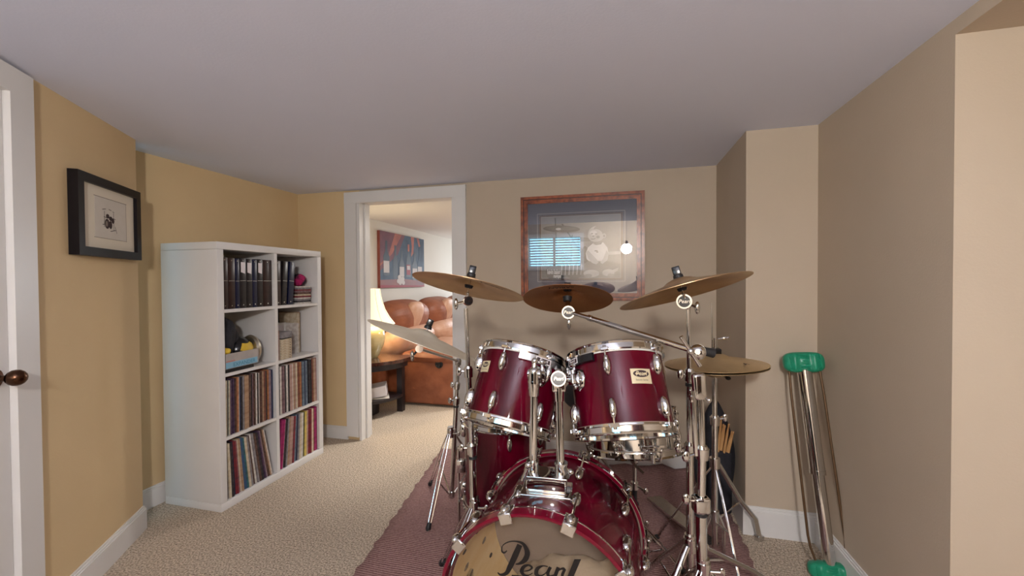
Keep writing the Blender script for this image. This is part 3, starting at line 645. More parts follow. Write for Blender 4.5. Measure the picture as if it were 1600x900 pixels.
mb.text('magique', .030, TP @ Matrix.Translation((.108, .014, .0009)) @ Matrix.Diagonal((.52, 1.2, 1, 1)), bold=.0006)
mb.build('photo_print', GR, pic, recalc=False)
MB().box((PX0+.045, yb-.0125, PZ0+.045), (PX1-.045, yb-.0115, PZ1-.045)).build('glass', 'glass', pic)

# canvas in next room
AX = -2.7185
cv = thing('canvas_painting', 'canvas painting of wine bottles on the next room wall above the sofa', 'painting', (AX, 4.8, 1.18))
cy0, cy1, cz0, cz1 = 4.30, 5.44, 1.185, 1.862
MB().box((AX, cy0, cz0), (AX+.035, cy1, cz1)).build('canvas', mat('painted red canvas edge', (.26, .06, .05), .7, col2=(.36, .11, .08), scale=6), cv)
TCV = Matrix(((0, 0, 1, AX+.0356), (1, 0, 0, cy0), (0, 1, 0, cz0), (0, 0, 0, 1)))
CWd, CHt = cy1-cy0, cz1-cz0
CP = [mat('painting plum', (.11, .035, .06), .6, col2=(.18, .06, .08), scale=5), mat('painting slate blue', (.022, .04, .08), .6, col2=(.06, .10, .16), scale=5), mat('painting salmon', (.42, .13, .09), .6, col2=(.26, .07, .06), scale=4),
      mat('painting midnight', (.014, .022, .04), .5), mat('painting label cream', (.52, .48, .48), .6), mat('painting mauve', (.20, .12, .15), .6, col2=(.28, .13, .13), scale=4), mat('painting cherry', (.30, .05, .07), .6)]
mb = MB()
def cp(mi, pts, z): mb.mi = mi; mb.poly([(x*CWd, y*CHt, z) for x, y in pts], TCV)
cp(0, [(0, 0), (1, 0), (1, 1), (0, 1)], 0)
cp(1, [(.0, .12), (1, .12), (1, 1), (.52, 1), (.36, .62), (.14, .42), (0, .30)], .0002)
cp(2, [(.30, 1), (.45, 1), (.24, .62), (.14, .52), (.20, .7)], .0004); cp(2, [(0, .38), (.10, .48), (.14, .56), (.0, .42)], .0004)
cp(2, [(.66, 1), (.74, 1), (.72, .68), (.66, .6), (.68, .8)], .0004); cp(2, [(.80, 1), (.86, 1), (.90, .84), (.86, .82)], .0004)
cp(5, [(0, .0), (1, .0), (1, .12), (.5, .16), (0, .14)], .0005); cp(6, [(0, .0), (1, .0), (1, .03), (0, .05)], .0006)
def bottle(x, y, w, h, lab, z, mi=3):
    cp(mi, [(x-w/2, y), (x+w/2, y), (x+w/2, y+h*.55), (x+w*.18, y+h*.70), (x+w*.18, y+h), (x-w*.18, y+h), (x-w*.18, y+h*.70), (x-w/2, y+h*.55)], z)
    if lab: cp(4, [(x-w*.46, y+h*.08), (x+w*.46, y+h*.08), (x+w*.46, y+h*.42), (x-w*.46, y+h*.42)], z+.0002)
bottle(.12, .22, .12, .62, 1, .0008); bottle(.30, .16, .10, .62, 0, .0010); bottle(.60, .22, .10, .62, 0, .0010); cp(2, [(.58, .70), (.62, .70), (.62, .84), (.58, .84)], .0014)
bottle(.44, .16, .11, .55, 1, .0016); bottle(.60, .2, .12, .5, 0, .0012, 3); cp(6, [(.55, .24), (.64, .24), (.64, .44), (.55, .44)], .0018); cp(4, [(.56, .34), (.63, .34), (.63, .42), (.56, .42)], .002)
bottle(.75, .14, .13, .56, 1, .0020); bottle(.88, .14, .12, .66, 1, .0022, 1)
for (x, y) in ((.36, .12), (.40, .09), (.44, .12), (.41, .16), (.47, .09), (.46, .16), (.38, .19)): cp(4, [(x+.035*cos(t), y+.045*sin(t)) for t in [2*PI*i/12 for i in range(12)]], .0026+x*.001)
mb.build('painted_scene', CP, cv, recalc=False)

# ================================================================ NEXT ROOM FURNITURE
sx0, sx1 = -2.66, -1.50; sy0 = 3.78
sofa = thing('sofa', 'russet leather reclining sofa along the wall of the next room', 'sofa', ((sx0+sx1)/2, 4.9, 0))
mb = MB()
mb.rbox((-2.13, sy0, .02), (sx1, sy0+.25, .47), .03); mb.build('arm', 'leather', sofa)
mb = MB(); mb.ball((-1.80, sy0+.12, .50), 1, (.33, .17, .085)); mb.rbox((-2.14, sy0-.015, .43), (sx1+.0, sy0+.25, .54), .05, seg=4); mb.build('arm_cushion', 'leather', sofa)
MB().rbox((-2.55, sy0+.25, .04), (sx1-.05, 6.6, .40), .04).build('base', 'leather', sofa)
bc = onY(686, 569, sy0); MB().lathe([(.001, .006), (.026, .006), (.034, .010), (.040, .006), (.042, -.002)], Matrix.Translation(bc-V((0, .001, 0))) @ Matrix.Rotation(radians(90), 4, 'X'), n=28).build('recliner_button', 'blackgloss', sofa)
for k in range(3):
    y0 = 4.05+k*.85
    MB().rbox((-2.2, y0, .38), (sx1, y0+.83, .56), .07, seg=4).build('seat_cushion', 'leather2', sofa)
def puff(mb, c, sc, T=None): mb.ball((0, 0, 0), 1, sc, T or Matrix.Translation(c), n=28)
# back cushions: channelled rolls
def loaf(c, sc, tilt=0, pleat=.05, n=26):
    bm = bmesh.new(); bmesh.ops.create_icosphere(bm, subdivisions=5, radius=1); T = Matrix.Translation(c) @ Matrix.Rotation(radians(tilt), 4, 'Y')
    sq = lambda q, e: (abs(q)**e)*(1 if q > 0 else -1)
    for v in bm.verts:
        x, y, z = v.co; a = atan2(z, x)
        k = 1-pleat*(abs(y)**1.5)*(.5+.5*sin(a*n))-.035*(1-abs(y))*0
        v.co = T @ V((sq(x, .8)*sc[0]*k, sq(y, .62)*sc[1], sq(z, .8)*sc[2]*k))
    bm.verts.index_update(); mb = MB(); mb.add([v.co.copy() for v in bm.verts], [[v.index for v in f.verts] for f in bm.faces], True); bm.free(); return mb
for k in range(3):
    yc_ = 4.30+k*.93
    loaf((-2.40, yc_, .86), (.20, .47, .185), 14).build('back_cushion', 'leather', sofa)
    loaf((-2.262, yc_, .865), (.072, .17, .168), 14, 0).build('headrest_pad', 'leather2', sofa, label='lighter worn headrest panel')
    loaf((-2.32, yc_, .62), (.20, .46, .15), 12).build('lumbar_cushion', 'leather2' , sofa)
mb = MB(); mb.rbox((-2.62, 3.84, .1), (-2.42, 6.6, .90), .06, seg=4); mb.build('backrest', 'leather', sofa)
mb = MB(); puff(mb, None, (.22, .14, .15), Matrix.Translation((-2.30, 3.93, .60)) @ Matrix.Rotation(radians(-38), 4, 'Y')); mb.build('side_bolster', 'leather2', sofa)

tb = thing('end_table', 'dark wood end table with curved top in the next room doorway', 'table', (-2.3, 3.45, 0))
TZ = .535
pts = [(-2.66, 3.10)]+[(-2.42+.50*sin(t), 3.56-.46*cos(t)) for t in [radians(a) for a in range(0, 101, 8)]]+[(-1.95, 3.66), (-2.66, 3.66)]
MB().slab([(x, y, TZ-.03) for x, y in pts], (0, 0, .03)).build('table_top', 'greywood', tb)
MB().slab([(-2.42+(x+2.42)*.93, 3.40+(y-3.40)*.93, TZ-.085) for x, y in pts], (0, 0, .055)).build('apron', 'espresso', tb)
MB().slab([(-2.42+(x+2.42)*.84, 3.40+(y-3.40)*.84, .15) for x, y in pts], (0, 0, .025)).slab([(-2.42+(x+2.42)*.45, 3.30+(y-3.30)*.55, .01) for x, y in pts], (0, 0, .14)).build('lower_shelf', 'espresso', tb)
for (x, y) in ((-2.035, 3.60), (-2.62, 3.62), (-2.62, 3.16), (-2.27, 3.165)):
    MB().slab([(x-.028, y-.028, 0), (x+.028, y-.028, 0), (x+.028, y+.028, 0), (x-.028, y+.028, 0)], (0, 0, TZ-.03)).build('leg', 'espresso', tb)
T = Matrix.Translation((-2.22, 3.42, .1765)) @ Matrix.Rotation(radians(28), 4, 'Z')
mg = thing('magazine', 'white magazines lying on the lower shelf of the end table', 'magazine', T)
MB().slab([T @ V(p) for p in ((-.15, -.11, 0), (.15, -.11, 0), (.13, .11, 0), (-.15, .11, 0))], (0, 0, .006)).build('page', 'paper', mg); MB().rbox((-.12, -.10, .007), (.13, .10, .10), .004, T @ Matrix.Rotation(radians(-8), 4, 'Y'), seg=1).build('page_block', 'labelwhite', mg)
lc = V((-2.285, 3.46, TZ))
lp = thing('table_lamp', 'yellow ceramic table lamp with lit cream bell shade', 'lamp', lc)
TL = Matrix.Translation(lc)
MB().lathe([(.001, 0), (.075, 0), (.085, .012), (.10, .05), (.135, .12), (.150, .19), (.14, .25), (.10, .285), (.04, .295), (.03, .32), (.001, .32)], TL, n=44).build('base', 'ceramic', lp)
MB().tube(lc+V((0, 0, .32)), lc+V((0, 0, .62)), .006).ball(lc+V((0, 0, .665)), .012).build('harp', 'bronze', lp)
MB().lathe([(.105, .655), (.112, .60), (.125, .54), (.15, .46), (.19, .385), (.235, .325), (.240, .318), (.232, .322), (.187, .385), (.147, .46), (.122, .54), (.109, .60), (.102, .652)], TL, n=48, close=True).build('lamp_shade', 'shade', lp)
mb = MB()
for k in range(10):
    a = 2*PI*k/10+.2; mb.sweep([TL @ V((r*cos(a), r*sin(a), z)) for r, z in ((.1065, .655), (.1135, .60), (.1265, .54), (.1515, .46), (.1915, .385), (.2365, .325))], .0016, n=6)
mb.build('shade_ribs', 'creammat', lp)
pb = bpy.data.lights.new('table_lamp_bulb', 'POINT'); pb.energy = 9; pb.color = (1, .80, .5); pb.shadow_soft_size = .04
po = bpy.data.objects.new('table_lamp_bulb', pb); COL.objects.link(po); po.location = lc+V((0, 0, .50))

# ceiling lamp and sconce behind the camera
cl = thing('pendant_lamp', 'small glass globe lamp hanging behind the camera, seen in the picture glass', 'lamp', (0.15, -.75, 2.3))
MB().tube((.15, -.75, 2.3), (.15, -.75, 2.28), .05, n=32).build('ceiling_cup', 'bronze', cl)
MB().tube((.15, -.75, 2.28), (.15, -.75, 1.83), .003, n=8).build('cord', 'black', cl)
MB().tube((.15, -.75, 1.80), (.15, -.75, 1.85), .02, n=20).build('socket', 'bronze', cl)
go = MB().ball((.15, -.75, 1.74), .068, n=32).build('globe', 'globeglass', cl)
MB().ball((.15, -.75, 1.745), .024, (1, 1, 1.3)).build('bulb', 'bulb', go)

cch = thing('added_couch', 'black leather seat added for dark reflections against the rear wall below the window', 'added_couch', (-1.2, YR+.42, 0))  # added behind the camera to give the chrome something dark to reflect
MB().rbox((-2.2, YR+.03, .05), (-.15, YR+.85, .40), .05).build('base', 'blackgloss', cch); MB().rbox((-2.2, YR+.03, .40), (-.15, YR+.26, .86), .07).build('backrest', 'blackgloss', cch)
MB().rbox((-2.3, YR+.03, .05), (-2.1, YR+.88, .62), .05).build('arm', 'blackgloss', cch); MB().rbox((-.25, YR+.03, .05), (-.05, YR+.88, .62), .05).build('arm', 'blackgloss', cch)
wd = thing('added_wardrobe', 'tall dark wood cabinet added for chrome reflections behind the camera by the rear wall', 'added_wardrobe', (1.45, YR+.3, 0))  # unseen piece put in to darken reflections in metal and drum shells
MB().rbox((.75, YR+.02, .06), (2.15, YR+.55, 2.0), .008).build('body', 'greywood', wd)
for k in (0, 1): dd_ = MB().rbox((.77+.69*k, YR+.55, .10), (1.44+.69*k, YR+.57, 1.97), .004).build('door', 'greywood', wd); MB().tube((1.39+.12*k, YR+.585, .95), (1.39+.12*k, YR+.585, 1.1), .006).build('handle', 'bronze', dd_)

# ================================================================ DRUM KIT
CH = 'chrome'
def imgframe(px, py, dep, theta, tilt):
    """frame at a point: z = axis; theta = lean in the view, tilt>0 = axis leans away from the viewer (underside shows)"""
    c = P(px, py, dep); v = (c-EYE).normalized()
    r_ = (V((_r.x, _r.y, _r.z))-v*_r.dot(v)).normalized(); u_ = r_.cross(v)
    th = radians(theta); m_ = r_*cos(th)+u_*sin(th); p_ = -r_*sin(th)+u_*cos(th)
    z = p_*cos(radians(tilt))+v*sin(radians(tilt))
    return frame(c, z, m_)

def cymbal(name, label, T, R, mm, logo=None, group=None, bow=.05, logo_under=True, bell=.062):
    o = thing(name, label, 'cymbal', T, group)
    zt = [(.007, bow+.017), (bell*.35, bow+.016), (bell*.7, bow+.009), (bell*.95, bow), (bell*1.15, bow-.004), (R*.5, bow*.68), (R*.75, bow*.36), (R*.95, .002), (R, 0)]
    prof = zt+[(R, -.0014)]+[(r, z-.0014) for r, z in zt[::-1][1:]]
    MB().lathe(prof, T, n=96, close=True).build('plate', mm, o)
    if logo:
        for ang in logo[1]:
            a = radians(ang); rr = R*.70; zz = bow*.43
            Rz = Matrix.Rotation(a+PI/2, 4, 'Z')
            if logo_under:
                TT = T @ Matrix.Translation((rr*cos(a), rr*sin(a), zz-.0055)) @ Rz @ Matrix.Rotation(radians(7), 4, 'X') @ Matrix.Rotation(PI, 4, 'Y')
            else: TT = T @ Matrix.Translation((rr*cos(a), rr*sin(a), zz+.004)) @ Rz @ Matrix.Rotation(radians(7), 4, 'X')
            MB().text(logo[0], R*.16, TT, bold=.0008, shear=.2).build('printed_logo', 'ink', o)
    return o

def hoop(mb, T, R, z, h, sgn, ears, r_extra=.008):
    # flanged metal hoop: sgn +1 = top
    prof = [(R+.001, z), (R+.012, z-sgn*.001), (R+.013, z+sgn*.004), (R+r_extra, z+sgn*.006), (R+r_extra-.001, z+sgn*h*.8), (R+r_extra+.004, z+sgn*h), (R+r_extra+.002, z+sgn*(h+.0025)), (R+r_extra-.004, z+sgn*h), (R+r_extra-.005, z+sgn*.006), (R+.001, z+sgn*.004)]
    mb.lathe(prof, T, n=72, close=True)
    for a in ears:
        Te = T @ Matrix.Rotation(radians(a), 4, 'Z')
        mb.rbox((R+.004, -.013, z-.002), (R+.022, .013, z+sgn*.0085), .002, Te, seg=1)

def drum(name, label, cat, T, R, L, lug_angles, badge=None, shell='red', group=None, top_head='coated', low_head='smoke', deep_hoop=.027, mount=None, lug_len=.034, plain_low=False):
    o = thing(name, label, cat, T, group); h = L/2
    MB().lathe([(R, -h), (R, h), (R-.007, h), (R-.007, -h)], T, n=80, close=True).build('shell', shell, o)
    MB().lathe([(.0005, h+.001), (R*.5, h+.0012), (R-.004, h+.001), (R+.003, h+.003), (R+.004, h-.008), (R+.001, h-.008)], T, n=64).build('batter_head', top_head, o)
    MB().lathe([(.0005, -h-.001), (R*.5, -h-.0012), (R-.004, -h-.001), (R+.003, -h-.003), (R+.004, -h+.008), (R+.001, -h+.008)], T, n=64).build('resonant_head', low_head, o)
    mb = MB(); hoop(mb, T, R, h-.004, deep_hoop, 1, lug_angles); mb.build('hoop', CH, o)
    mb = MB(); hoop(mb, T, R, -h+.004, deep_hoop, -1, lug_angles); mb.build('hoop', CH, o)
    for a in lug_angles:
        for s in (1, -1):
            Ta = T @ Matrix.Rotation(radians(a), 4, 'Z')
            zc = s*(h-.050)
            lg = MB().ball((R+.004, 0, zc), 1, (.020, .0135, lug_len), Ta, n=18).ball((R+.012, 0, zc+s*.018), 1, (.010, .009, .014), Ta, n=12).build('lug', CH, o)
            MB().tube(Ta @ V((R+.0145, 0, zc+s*.02)), Ta @ V((R+.0145, 0, s*(h+.006))), .0032, n=8).tube(Ta @ V((R+.0145, 0, s*(h+.003))), Ta @ V((R+.0145, 0, s*(h+.012))), .0055, .0045, n=8).build('tension_rod', CH, lg)
    if badge:
        a, zc, bw, bh = badge
        # gently curved plate
        mb = MB(); n = 8; half = bw/2/R
        def cpnt(u, v_, off): aa = radians(a)+u; return T @ V(((R+off)*cos(aa), (R+off)*sin(aa), zc+v_))
        vs = [cpnt(-half+2*half*i/n, sg*bh/2, .0015) for i in range(n+1) for sg in (-1, 1)]
        fs_ = [(2*i, 2*i+2, 2*i+3, 2*i+1) for i in range(n)]
        mb.add(vs, fs_, True)
        mb.mi = 1; k = 28
        ov = [cpnt(half*.78*cos(2*PI*i/k), bh*.16+bh*.24*sin(2*PI*i/k), .0019) for i in range(k)]; mb.add([cpnt(0, bh*.16, .0019)]+ov, [(0, i+1, (i+1) % k+1) for i in range(k)], False)
        def tx(txt, size, y_, mi, off, shear=0.2, bold=0.0):
            t2 = MB(); t2.text(txt, size, Matrix.Identity(4), shear=shear, bold=bold)
            mb.mi = mi; mb.add([cpnt(-(-p.x)/R if False else p.x/R, y_+p.y, off) for p in t2.v], t2.f, False)
        tx('Pearl', bh*.40, bh*.16, 0, .0024, bold=bh*.008); tx('Session Series', bh*.16, -bh*.26, 1, .0022, .0)
        mb.build('badge', ['badge', 'ink'], o, recalc=False)
    return o

# --- bass drum (axis along +Y: local z = towards the front, i.e. -Y)
BR = .277; HR = .293; BY0, BY1 = 1.09, 1.545
bc0 = V((-.213, BY0, .322)); bc1 = V((-.193, BY1, .322)); bax = (bc0-bc1).normalized()
TB = frame((bc0+bc1)/2, bax, (1, 0, 0)); HL = (bc0-bc1).length/2
bass = thing('bass_drum', 'large wine red bass drum with clear front head in the middle of the kit', 'drum', frame((bc0.x*.5+bc1.x*.5, bc0.y*.5+bc1.y*.5, .02), (0, 0, 1)))
sh = HL-.028
MB().lathe([(BR, -sh), (BR, sh)], TB, n=96).lathe([(BR, sh), (BR-.008, sh)], TB, n=96).lathe([(BR, -sh), (BR-.008, -sh)], TB, n=96).build('shell', 'red', bass)
MB().lathe([(BR-.008, -sh), (BR-.008, sh)], TB, n=96).build('inner_shell', 'maple', bass, label='bare maple inside of the shell')
mb = MB()
for a in range(0, 360, 36):
    for zz in (-.11, .02, .13):
        Ta = TB @ Matrix.Rotation(radians(a+18), 4, 'Z'); mb.ball((BR-.010, 0, zz), 1, (.003, .006, .014), Ta, n=8)
mb.build('lug_screws', 'ink', bass, kind='stuff')
for s, nm_, mm in ((1, 'front_head', 'clearhead'), (-1, 'rear_head', 'smoke')):
    MB().lathe([(.0005, s*(sh+.004)), (BR*.9, s*(sh+.004)), (BR-.004, s*(sh+.003)), (BR+.004, s*(sh+.005)), (BR+.006, s*(sh-.006))], TB, n=96).build(nm_, mm, bass)
for s in (1, -1):
    z1, z0 = s*HL, s*(HL-.040)
    hp = MB().lathe([(HR, z0), (HR, z1), (HR-.003, z1+s*.001), (HR-.0095, z1), (HR-.010, z0)], TB, n=110, close=True).build('hoop', 'redhoop', bass)
    zz = s*(HL-.0365) if s > 0 else s*(HL-.033)
    MB().lathe([(HR-.001, zz-(.0025 if s > 0 else .0065)), (HR+.0015, zz-(.002 if s > 0 else .0045)), (HR+.0015, zz+(.002 if s > 0 else .0045)), (HR-.001, zz+(.0025 if s > 0 else .0065))], TB, n=110).build('hoop_inlay', 'chrome', hp)
for a in range(10):
    ang = 36*a
    for s in (1, -1):
        an = ang if s > 0 else ang+2.5
        Ta = TB @ Matrix.Rotation(radians(an), 4, 'Z')
        cz_ = s*(HL)
        mb = MB(); mb.rbox((HR-.006, -.019, cz_-s*.045), (HR+.006, .019, cz_+s*.004), .003, Ta, seg=2); mb.rbox((HR-.026, -.019, cz_-.0015), (HR+.006, .019, cz_+s*.006), .0025, Ta, seg=1)
        mb.ball((HR+.010, 0, cz_-s*.016), 1, (.011, .013, .020), Ta, n=14)
        cw = mb.build('claw_hook', CH, bass)
        zl = s*(HL-.135)
        p_in = Ta @ V((BR+.020, 0, zl)); p_out = Ta @ V((HR+.012, 0, cz_-s*.005))
        MB().tube(p_in, p_out, .0035, n=8).ball(p_out, .0065, n=8).build('tension_rod', CH, cw)
        MB().ball((BR+.008, 0, zl-s*.012), 1, (.020, .0155, .034), Ta, n=18).build('lug', CH, bass)
# lettering on the front head
TH_ = frame(bc0, bax, (1, 0, 0)) ; yh = sh+.0055
def hp_(x, y):            # sheet coordinates of the lettering -> head plane
    p = onY(780+x/7.27, 820+y/7.27, BY0+.03); c = TB.inverted() @ p; return TB @ V((c.x, c.y, yh))
mb = MB()
def shape(pts): mb.add([hp_(*p) for p in pts], [list(range(len(pts)))], False)
def stroke(pts, ws):
    # smooth calligraphic stroke
    P_ = [V(p) for p in pts]; out = []; W_ = []
    for i in range(len(P_)-1):
        p0, p1, p2, p3 = P_[max(i-1, 0)], P_[i], P_[i+1], P_[min(i+2, len(P_)-1)]
        for k in range(6):
            t = k/6; out.append(.5*((2*p1)+(p2-p0)*t+(2*p0-5*p1+4*p2-p3)*t*t+(3*p1-p0-3*p2+p3)*t**3)); W_.append(ws[i]*(1-t)+ws[i+1]*t)
    out.append(P_[-1]); W_.append(ws[-1]); L_, R__ = [], []
    for i, p in enumerate(out):
        t = out[min(i+1, len(out)-1)]-out[max(i-1, 0)]; n = V((-t.y, t.x)).normalized()*W_[i]/2; L_.append(p+n); R__.append(p-n)
    vs = [hp_(*p) for p in L_]+[hp_(*p) for p in R__]; k = len(out)
    mb.add(vs, [(i, i+1, k+i+1, k+i) for i in range(k-1)], False)
stroke([(240, 215), (190, 330), (130, 460), (85, 540), (20, 560), (-15, 535)], [60, 70, 62, 46, 26, 10])
stroke([(92, 285), (60, 310), (34, 290), (42, 232), (100, 190), (190, 176), (280, 205), (325, 300), (300, 380), (240, 425), (190, 436)], [12, 20, 18, 10, 14, 16, 34, 62, 60, 30, 10])
stroke([(285, 512), (345, 500), (378, 468), (340, 442), (285, 462), (262, 510), (285, 556), (340, 556), (388, 528)], [8, 18, 26, 20, 40, 48, 30, 14, 8])
stroke([(560, 452), (500, 446), (440, 480), (428, 535), (470, 560), (530, 530), (575, 470)], [10, 18, 44, 48, 22, 12, 10]); stroke([(590, 455), (560, 520), (572, 562), (620, 548), (650, 520)], [36, 38, 34, 16, 8])
stroke([(680, 455), (655, 520), (632, 590)], [40, 42, 40]); stroke([(655, 520), (700, 478), (735, 470), (752, 492)], [10, 18, 34, 36]); stroke([(750, 480), (725, 540), (735, 575), (775, 560)], [34, 34, 28, 10])
shape([(862, 358), (938, 356), (850, 560), (870, 575), (905, 555), (900, 585), (850, 602), (775, 598), (780, 560)])
shape([(150, 556), (470, 578), (820, 612), (1000, 600), (1000, 640), (800, 650), (450, 615), (135, 592)])
mb.build('front_head_lettering', 'letter', bass, recalc=False)
# tom holder
hc = onZ(853, 762, .61); hc = V((-.212, 1.265, .594))
TH = frame(hc, (0, 0, 1), (1, .05, 0))
tw = MB(); tw.rbox((-.078, -.052, -.006), (.078, .052, .010), .004, TH); tw.rbox((-.062, -.036, .008), (.062, .036, .058), .005, TH); tw.rbox((-.066, -.040, .051), (.066, .040, .0605), .003, TH)
hold = tw.build('tom_holder', CH, bass)
for sx in (-1, 1):
    pc = TH @ V((sx*.044, 0, .058)); MB().tube(pc, pc+V((0, 0, .03)), .019, n=20).tube(pc+V((0, 0, .03)), pc+V((0, 0, .036)), .021, n=20).build('post_clamp', CH, hold)
MB().tube(TH @ V((-.07, -.038, .045)), TH @ V((-.052, -.038, .092)), .007, n=10).ball(TH @ V((-.052, -.04, .094)), .011).ball(TH @ V((.075, -.02, .075)), .010).tube(TH @ V((.075, -.02, .075)), TH @ V((.068, -.005, .050)), .004).build('wing_bolt', CH, hold)
lp0, lp1 = TH @ V((-.044, 0, .03)), P(834, 604, 1.29); rp0, rp1 = TH @ V((.044, 0, .03)), P(873, 612, 1.29)
MB().tube(lp0, lp1, .0125, n=24).build('tom_post', CH, bass); MB().tube(rp0, rp1, .0125, n=24).build('tom_post', CH, bass)
lj = MB(); u1 = (lp1-lp0).normalized()
lj.tube(lp1-u1*.028, lp1+u1*.012, .0155, .019, n=20).tube(lp1+u1*.012, lp1+u1*.045, .0195, n=24).tube(lp1+u1*.016, lp1+u1*.020, .0205, n=24).ball(lp1+u1*.045, .0175)
lj.tube(lp1+u1*.040+V((-.018, 0, 0)), lp1+u1*.040+V((.022, 0, 0)), .014, n=20); lj.tube(lp1+u1*.040, lp1+u1*.075+V((0, .01, 0)), .008, n=10).ball(lp1+u1*.078+V((0, .01, 0)), .011)
lj.build('ball_joint', CH, bass)
rj = MB(); u2 = (rp1-rp0).normalized(); jc = rp1+u2*.040
vj = (EYE-jc).normalized()
rj.tube(rp1-u2*.028, rp1+u2*.014, .0155, .018, n=20).tube(jc-vj*.022+_r*.0, jc+vj*.016, .024, n=28).rbox((-.022, -.016, .0), (.022, .016, .034), .006, frame(rp1+u2*.0, u2, _r)).ball(jc+u2*.022, .010)
rjo = rj.build('ball_joint', CH, bass)
TJ = frame(jc+vj*.0162, vj, _r)
mb = MB(); mb.add([TJ @ V((.020*cos(2*PI*i/28), .020*sin(2*PI*i/28), .0006)) for i in range(28)], [list(range(28))], False); mb.mi = 1; mb.text('Pearl', .015, TJ, shear=.25, bold=.0004, z=.0012)
mb.build('logo_cap', ['blackgloss', 'chrome'], rjo)

# --- toms
TLt = imgframe(806, 610, 1.50, -14, 7.0); TRt = imgframe(968, 615, 1.40, 4.5, 9.0)
LTR, LTL = .149, .232; RTR, RTL = .155, .232
ltom = drum('tom_drum', 'wine red mounted tom on the left, tilted above the bass drum', 'drum', TLt, LTR, LTL, [-115+60*k for k in range(6)], badge=(-146, .044, .050, .040))
rtom = drum('tom_drum', 'wine red mounted tom on the right with its badge facing the camera', 'drum', TRt, RTR, RTL, [-99+60*k for k in range(6)], badge=(-62, .026, .068, .046))
def bracket(o, T, R, a, ztop, zdisc, flip):
    mb = MB(); ra = radians(a)
    mb.lathe([(R+.004, ztop-.014), (R+.018, ztop-.012), (R+.018, ztop+.012), (R+.004, ztop+.014)], T, n=20, a0=ra-.52, a1=ra+.52, close=True)
    b_ = mb.build('mount_bracket', 'blackgloss' if flip else 'chrome2', o)
    mb = MB()
    def cpnt(u, v_, off): return T @ V(((R+off)*cos(ra+u), (R+off)*sin(ra+u), ztop+v_))
    for mi, hw, hh, off in ((0, .026/R, .0095, .0186), (1, .023/R, .007, .0190)):
        mb.mi = mi; mb.add([cpnt(-hw+2*hw*i/6, sg*hh, off) for i in range(7) for sg in (-1, 1)], [(2*i, 2*i+2, 2*i+3, 2*i+1) for i in range(6)], False)
    t2 = MB(); t2.text('Pearl', .014, Matrix.Identity(4), shear=.1, bold=.0003); mb.mi = 0; mb.add([cpnt(p.x/R, p.y, .0195) for p in t2.v], t2.f, False)
    mb.build('name_plate', ['labelwhite', 'ink'], b_, recalc=False)
    Ta = T @ Matrix.Rotation(ra, 4, 'Z') @ Matrix.Translation((R, 0, zdisc)) @ Matrix.Rotation(radians(90), 4, 'Y')
    mb = MB(); mb.lathe([(.001, .012), (.018, .012), (.030, .009), (.036, .004), (.038, -.002)], Ta, n=8 if flip else 32)
    mb.rbox((-.018, -.014, .008), (.018, .014, .034), .005, Ta); mb.tube(Ta @ V((-.03, 0, .02)), Ta @ V((.02, 0, .02)), .008, n=14)
    mb.tube(Ta @ V((-.045, 0, .012)), Ta @ V((-.03, 0, .014)), .006, n=10).ball((-.048, 0, .016), .010, (1, 1.6, 1), Ta, n=10).ball((.026, .006, .018), .008, (1, 1, 1), Ta, n=10)
    mb.build('mount_plate', CH, o)
    return Ta @ V((0, 0, .03))
bl_ = bracket(ltom, TLt, LTR, -66, .098, .045, False); br_ = bracket(rtom, TRt, RTR, -143, .098, .040, True)
ptL = lp1+u1*.04
MB().sweep([ptL, ptL.lerp(bl_, .5)+V((0, 0, .004)), bl_], .0095, n=12).build('tom_arm', CH, bass)
MB().sweep([jc, jc.lerp(br_, .5), br_], .0105, n=12).build('tom_arm', CH, bass)

# --- floor tom
ftc = P(790, 700, 1.98); TF = Matrix.Translation((ftc.x, ftc.y, .405))
ft = drum('floor_tom', 'large wine red floor tom standing behind the bass drum on the left', 'drum', TF, .195, .38, [20+45*k for k in range(8)])
for a in (-160, -40, 80):
    Ta = TF @ Matrix.Rotation(radians(a), 4, 'Z')
    lg = MB().sweep([Ta @ V((.225, 0, .06)), Ta @ V((.225, 0, -.30)), Ta @ V((.245, 0, -.345)), Ta @ V((.245, 0, -.375))], .006, n=10).rbox((.195, -.014, -.06), (.235, .014, .0), .004, Ta).build('leg', CH, ft)
    MB().tube(Ta @ V((.245, 0, -.365)), Ta @ V((.245, 0, -.392)), .013, .014).build('rubber_foot', 'black', lg)

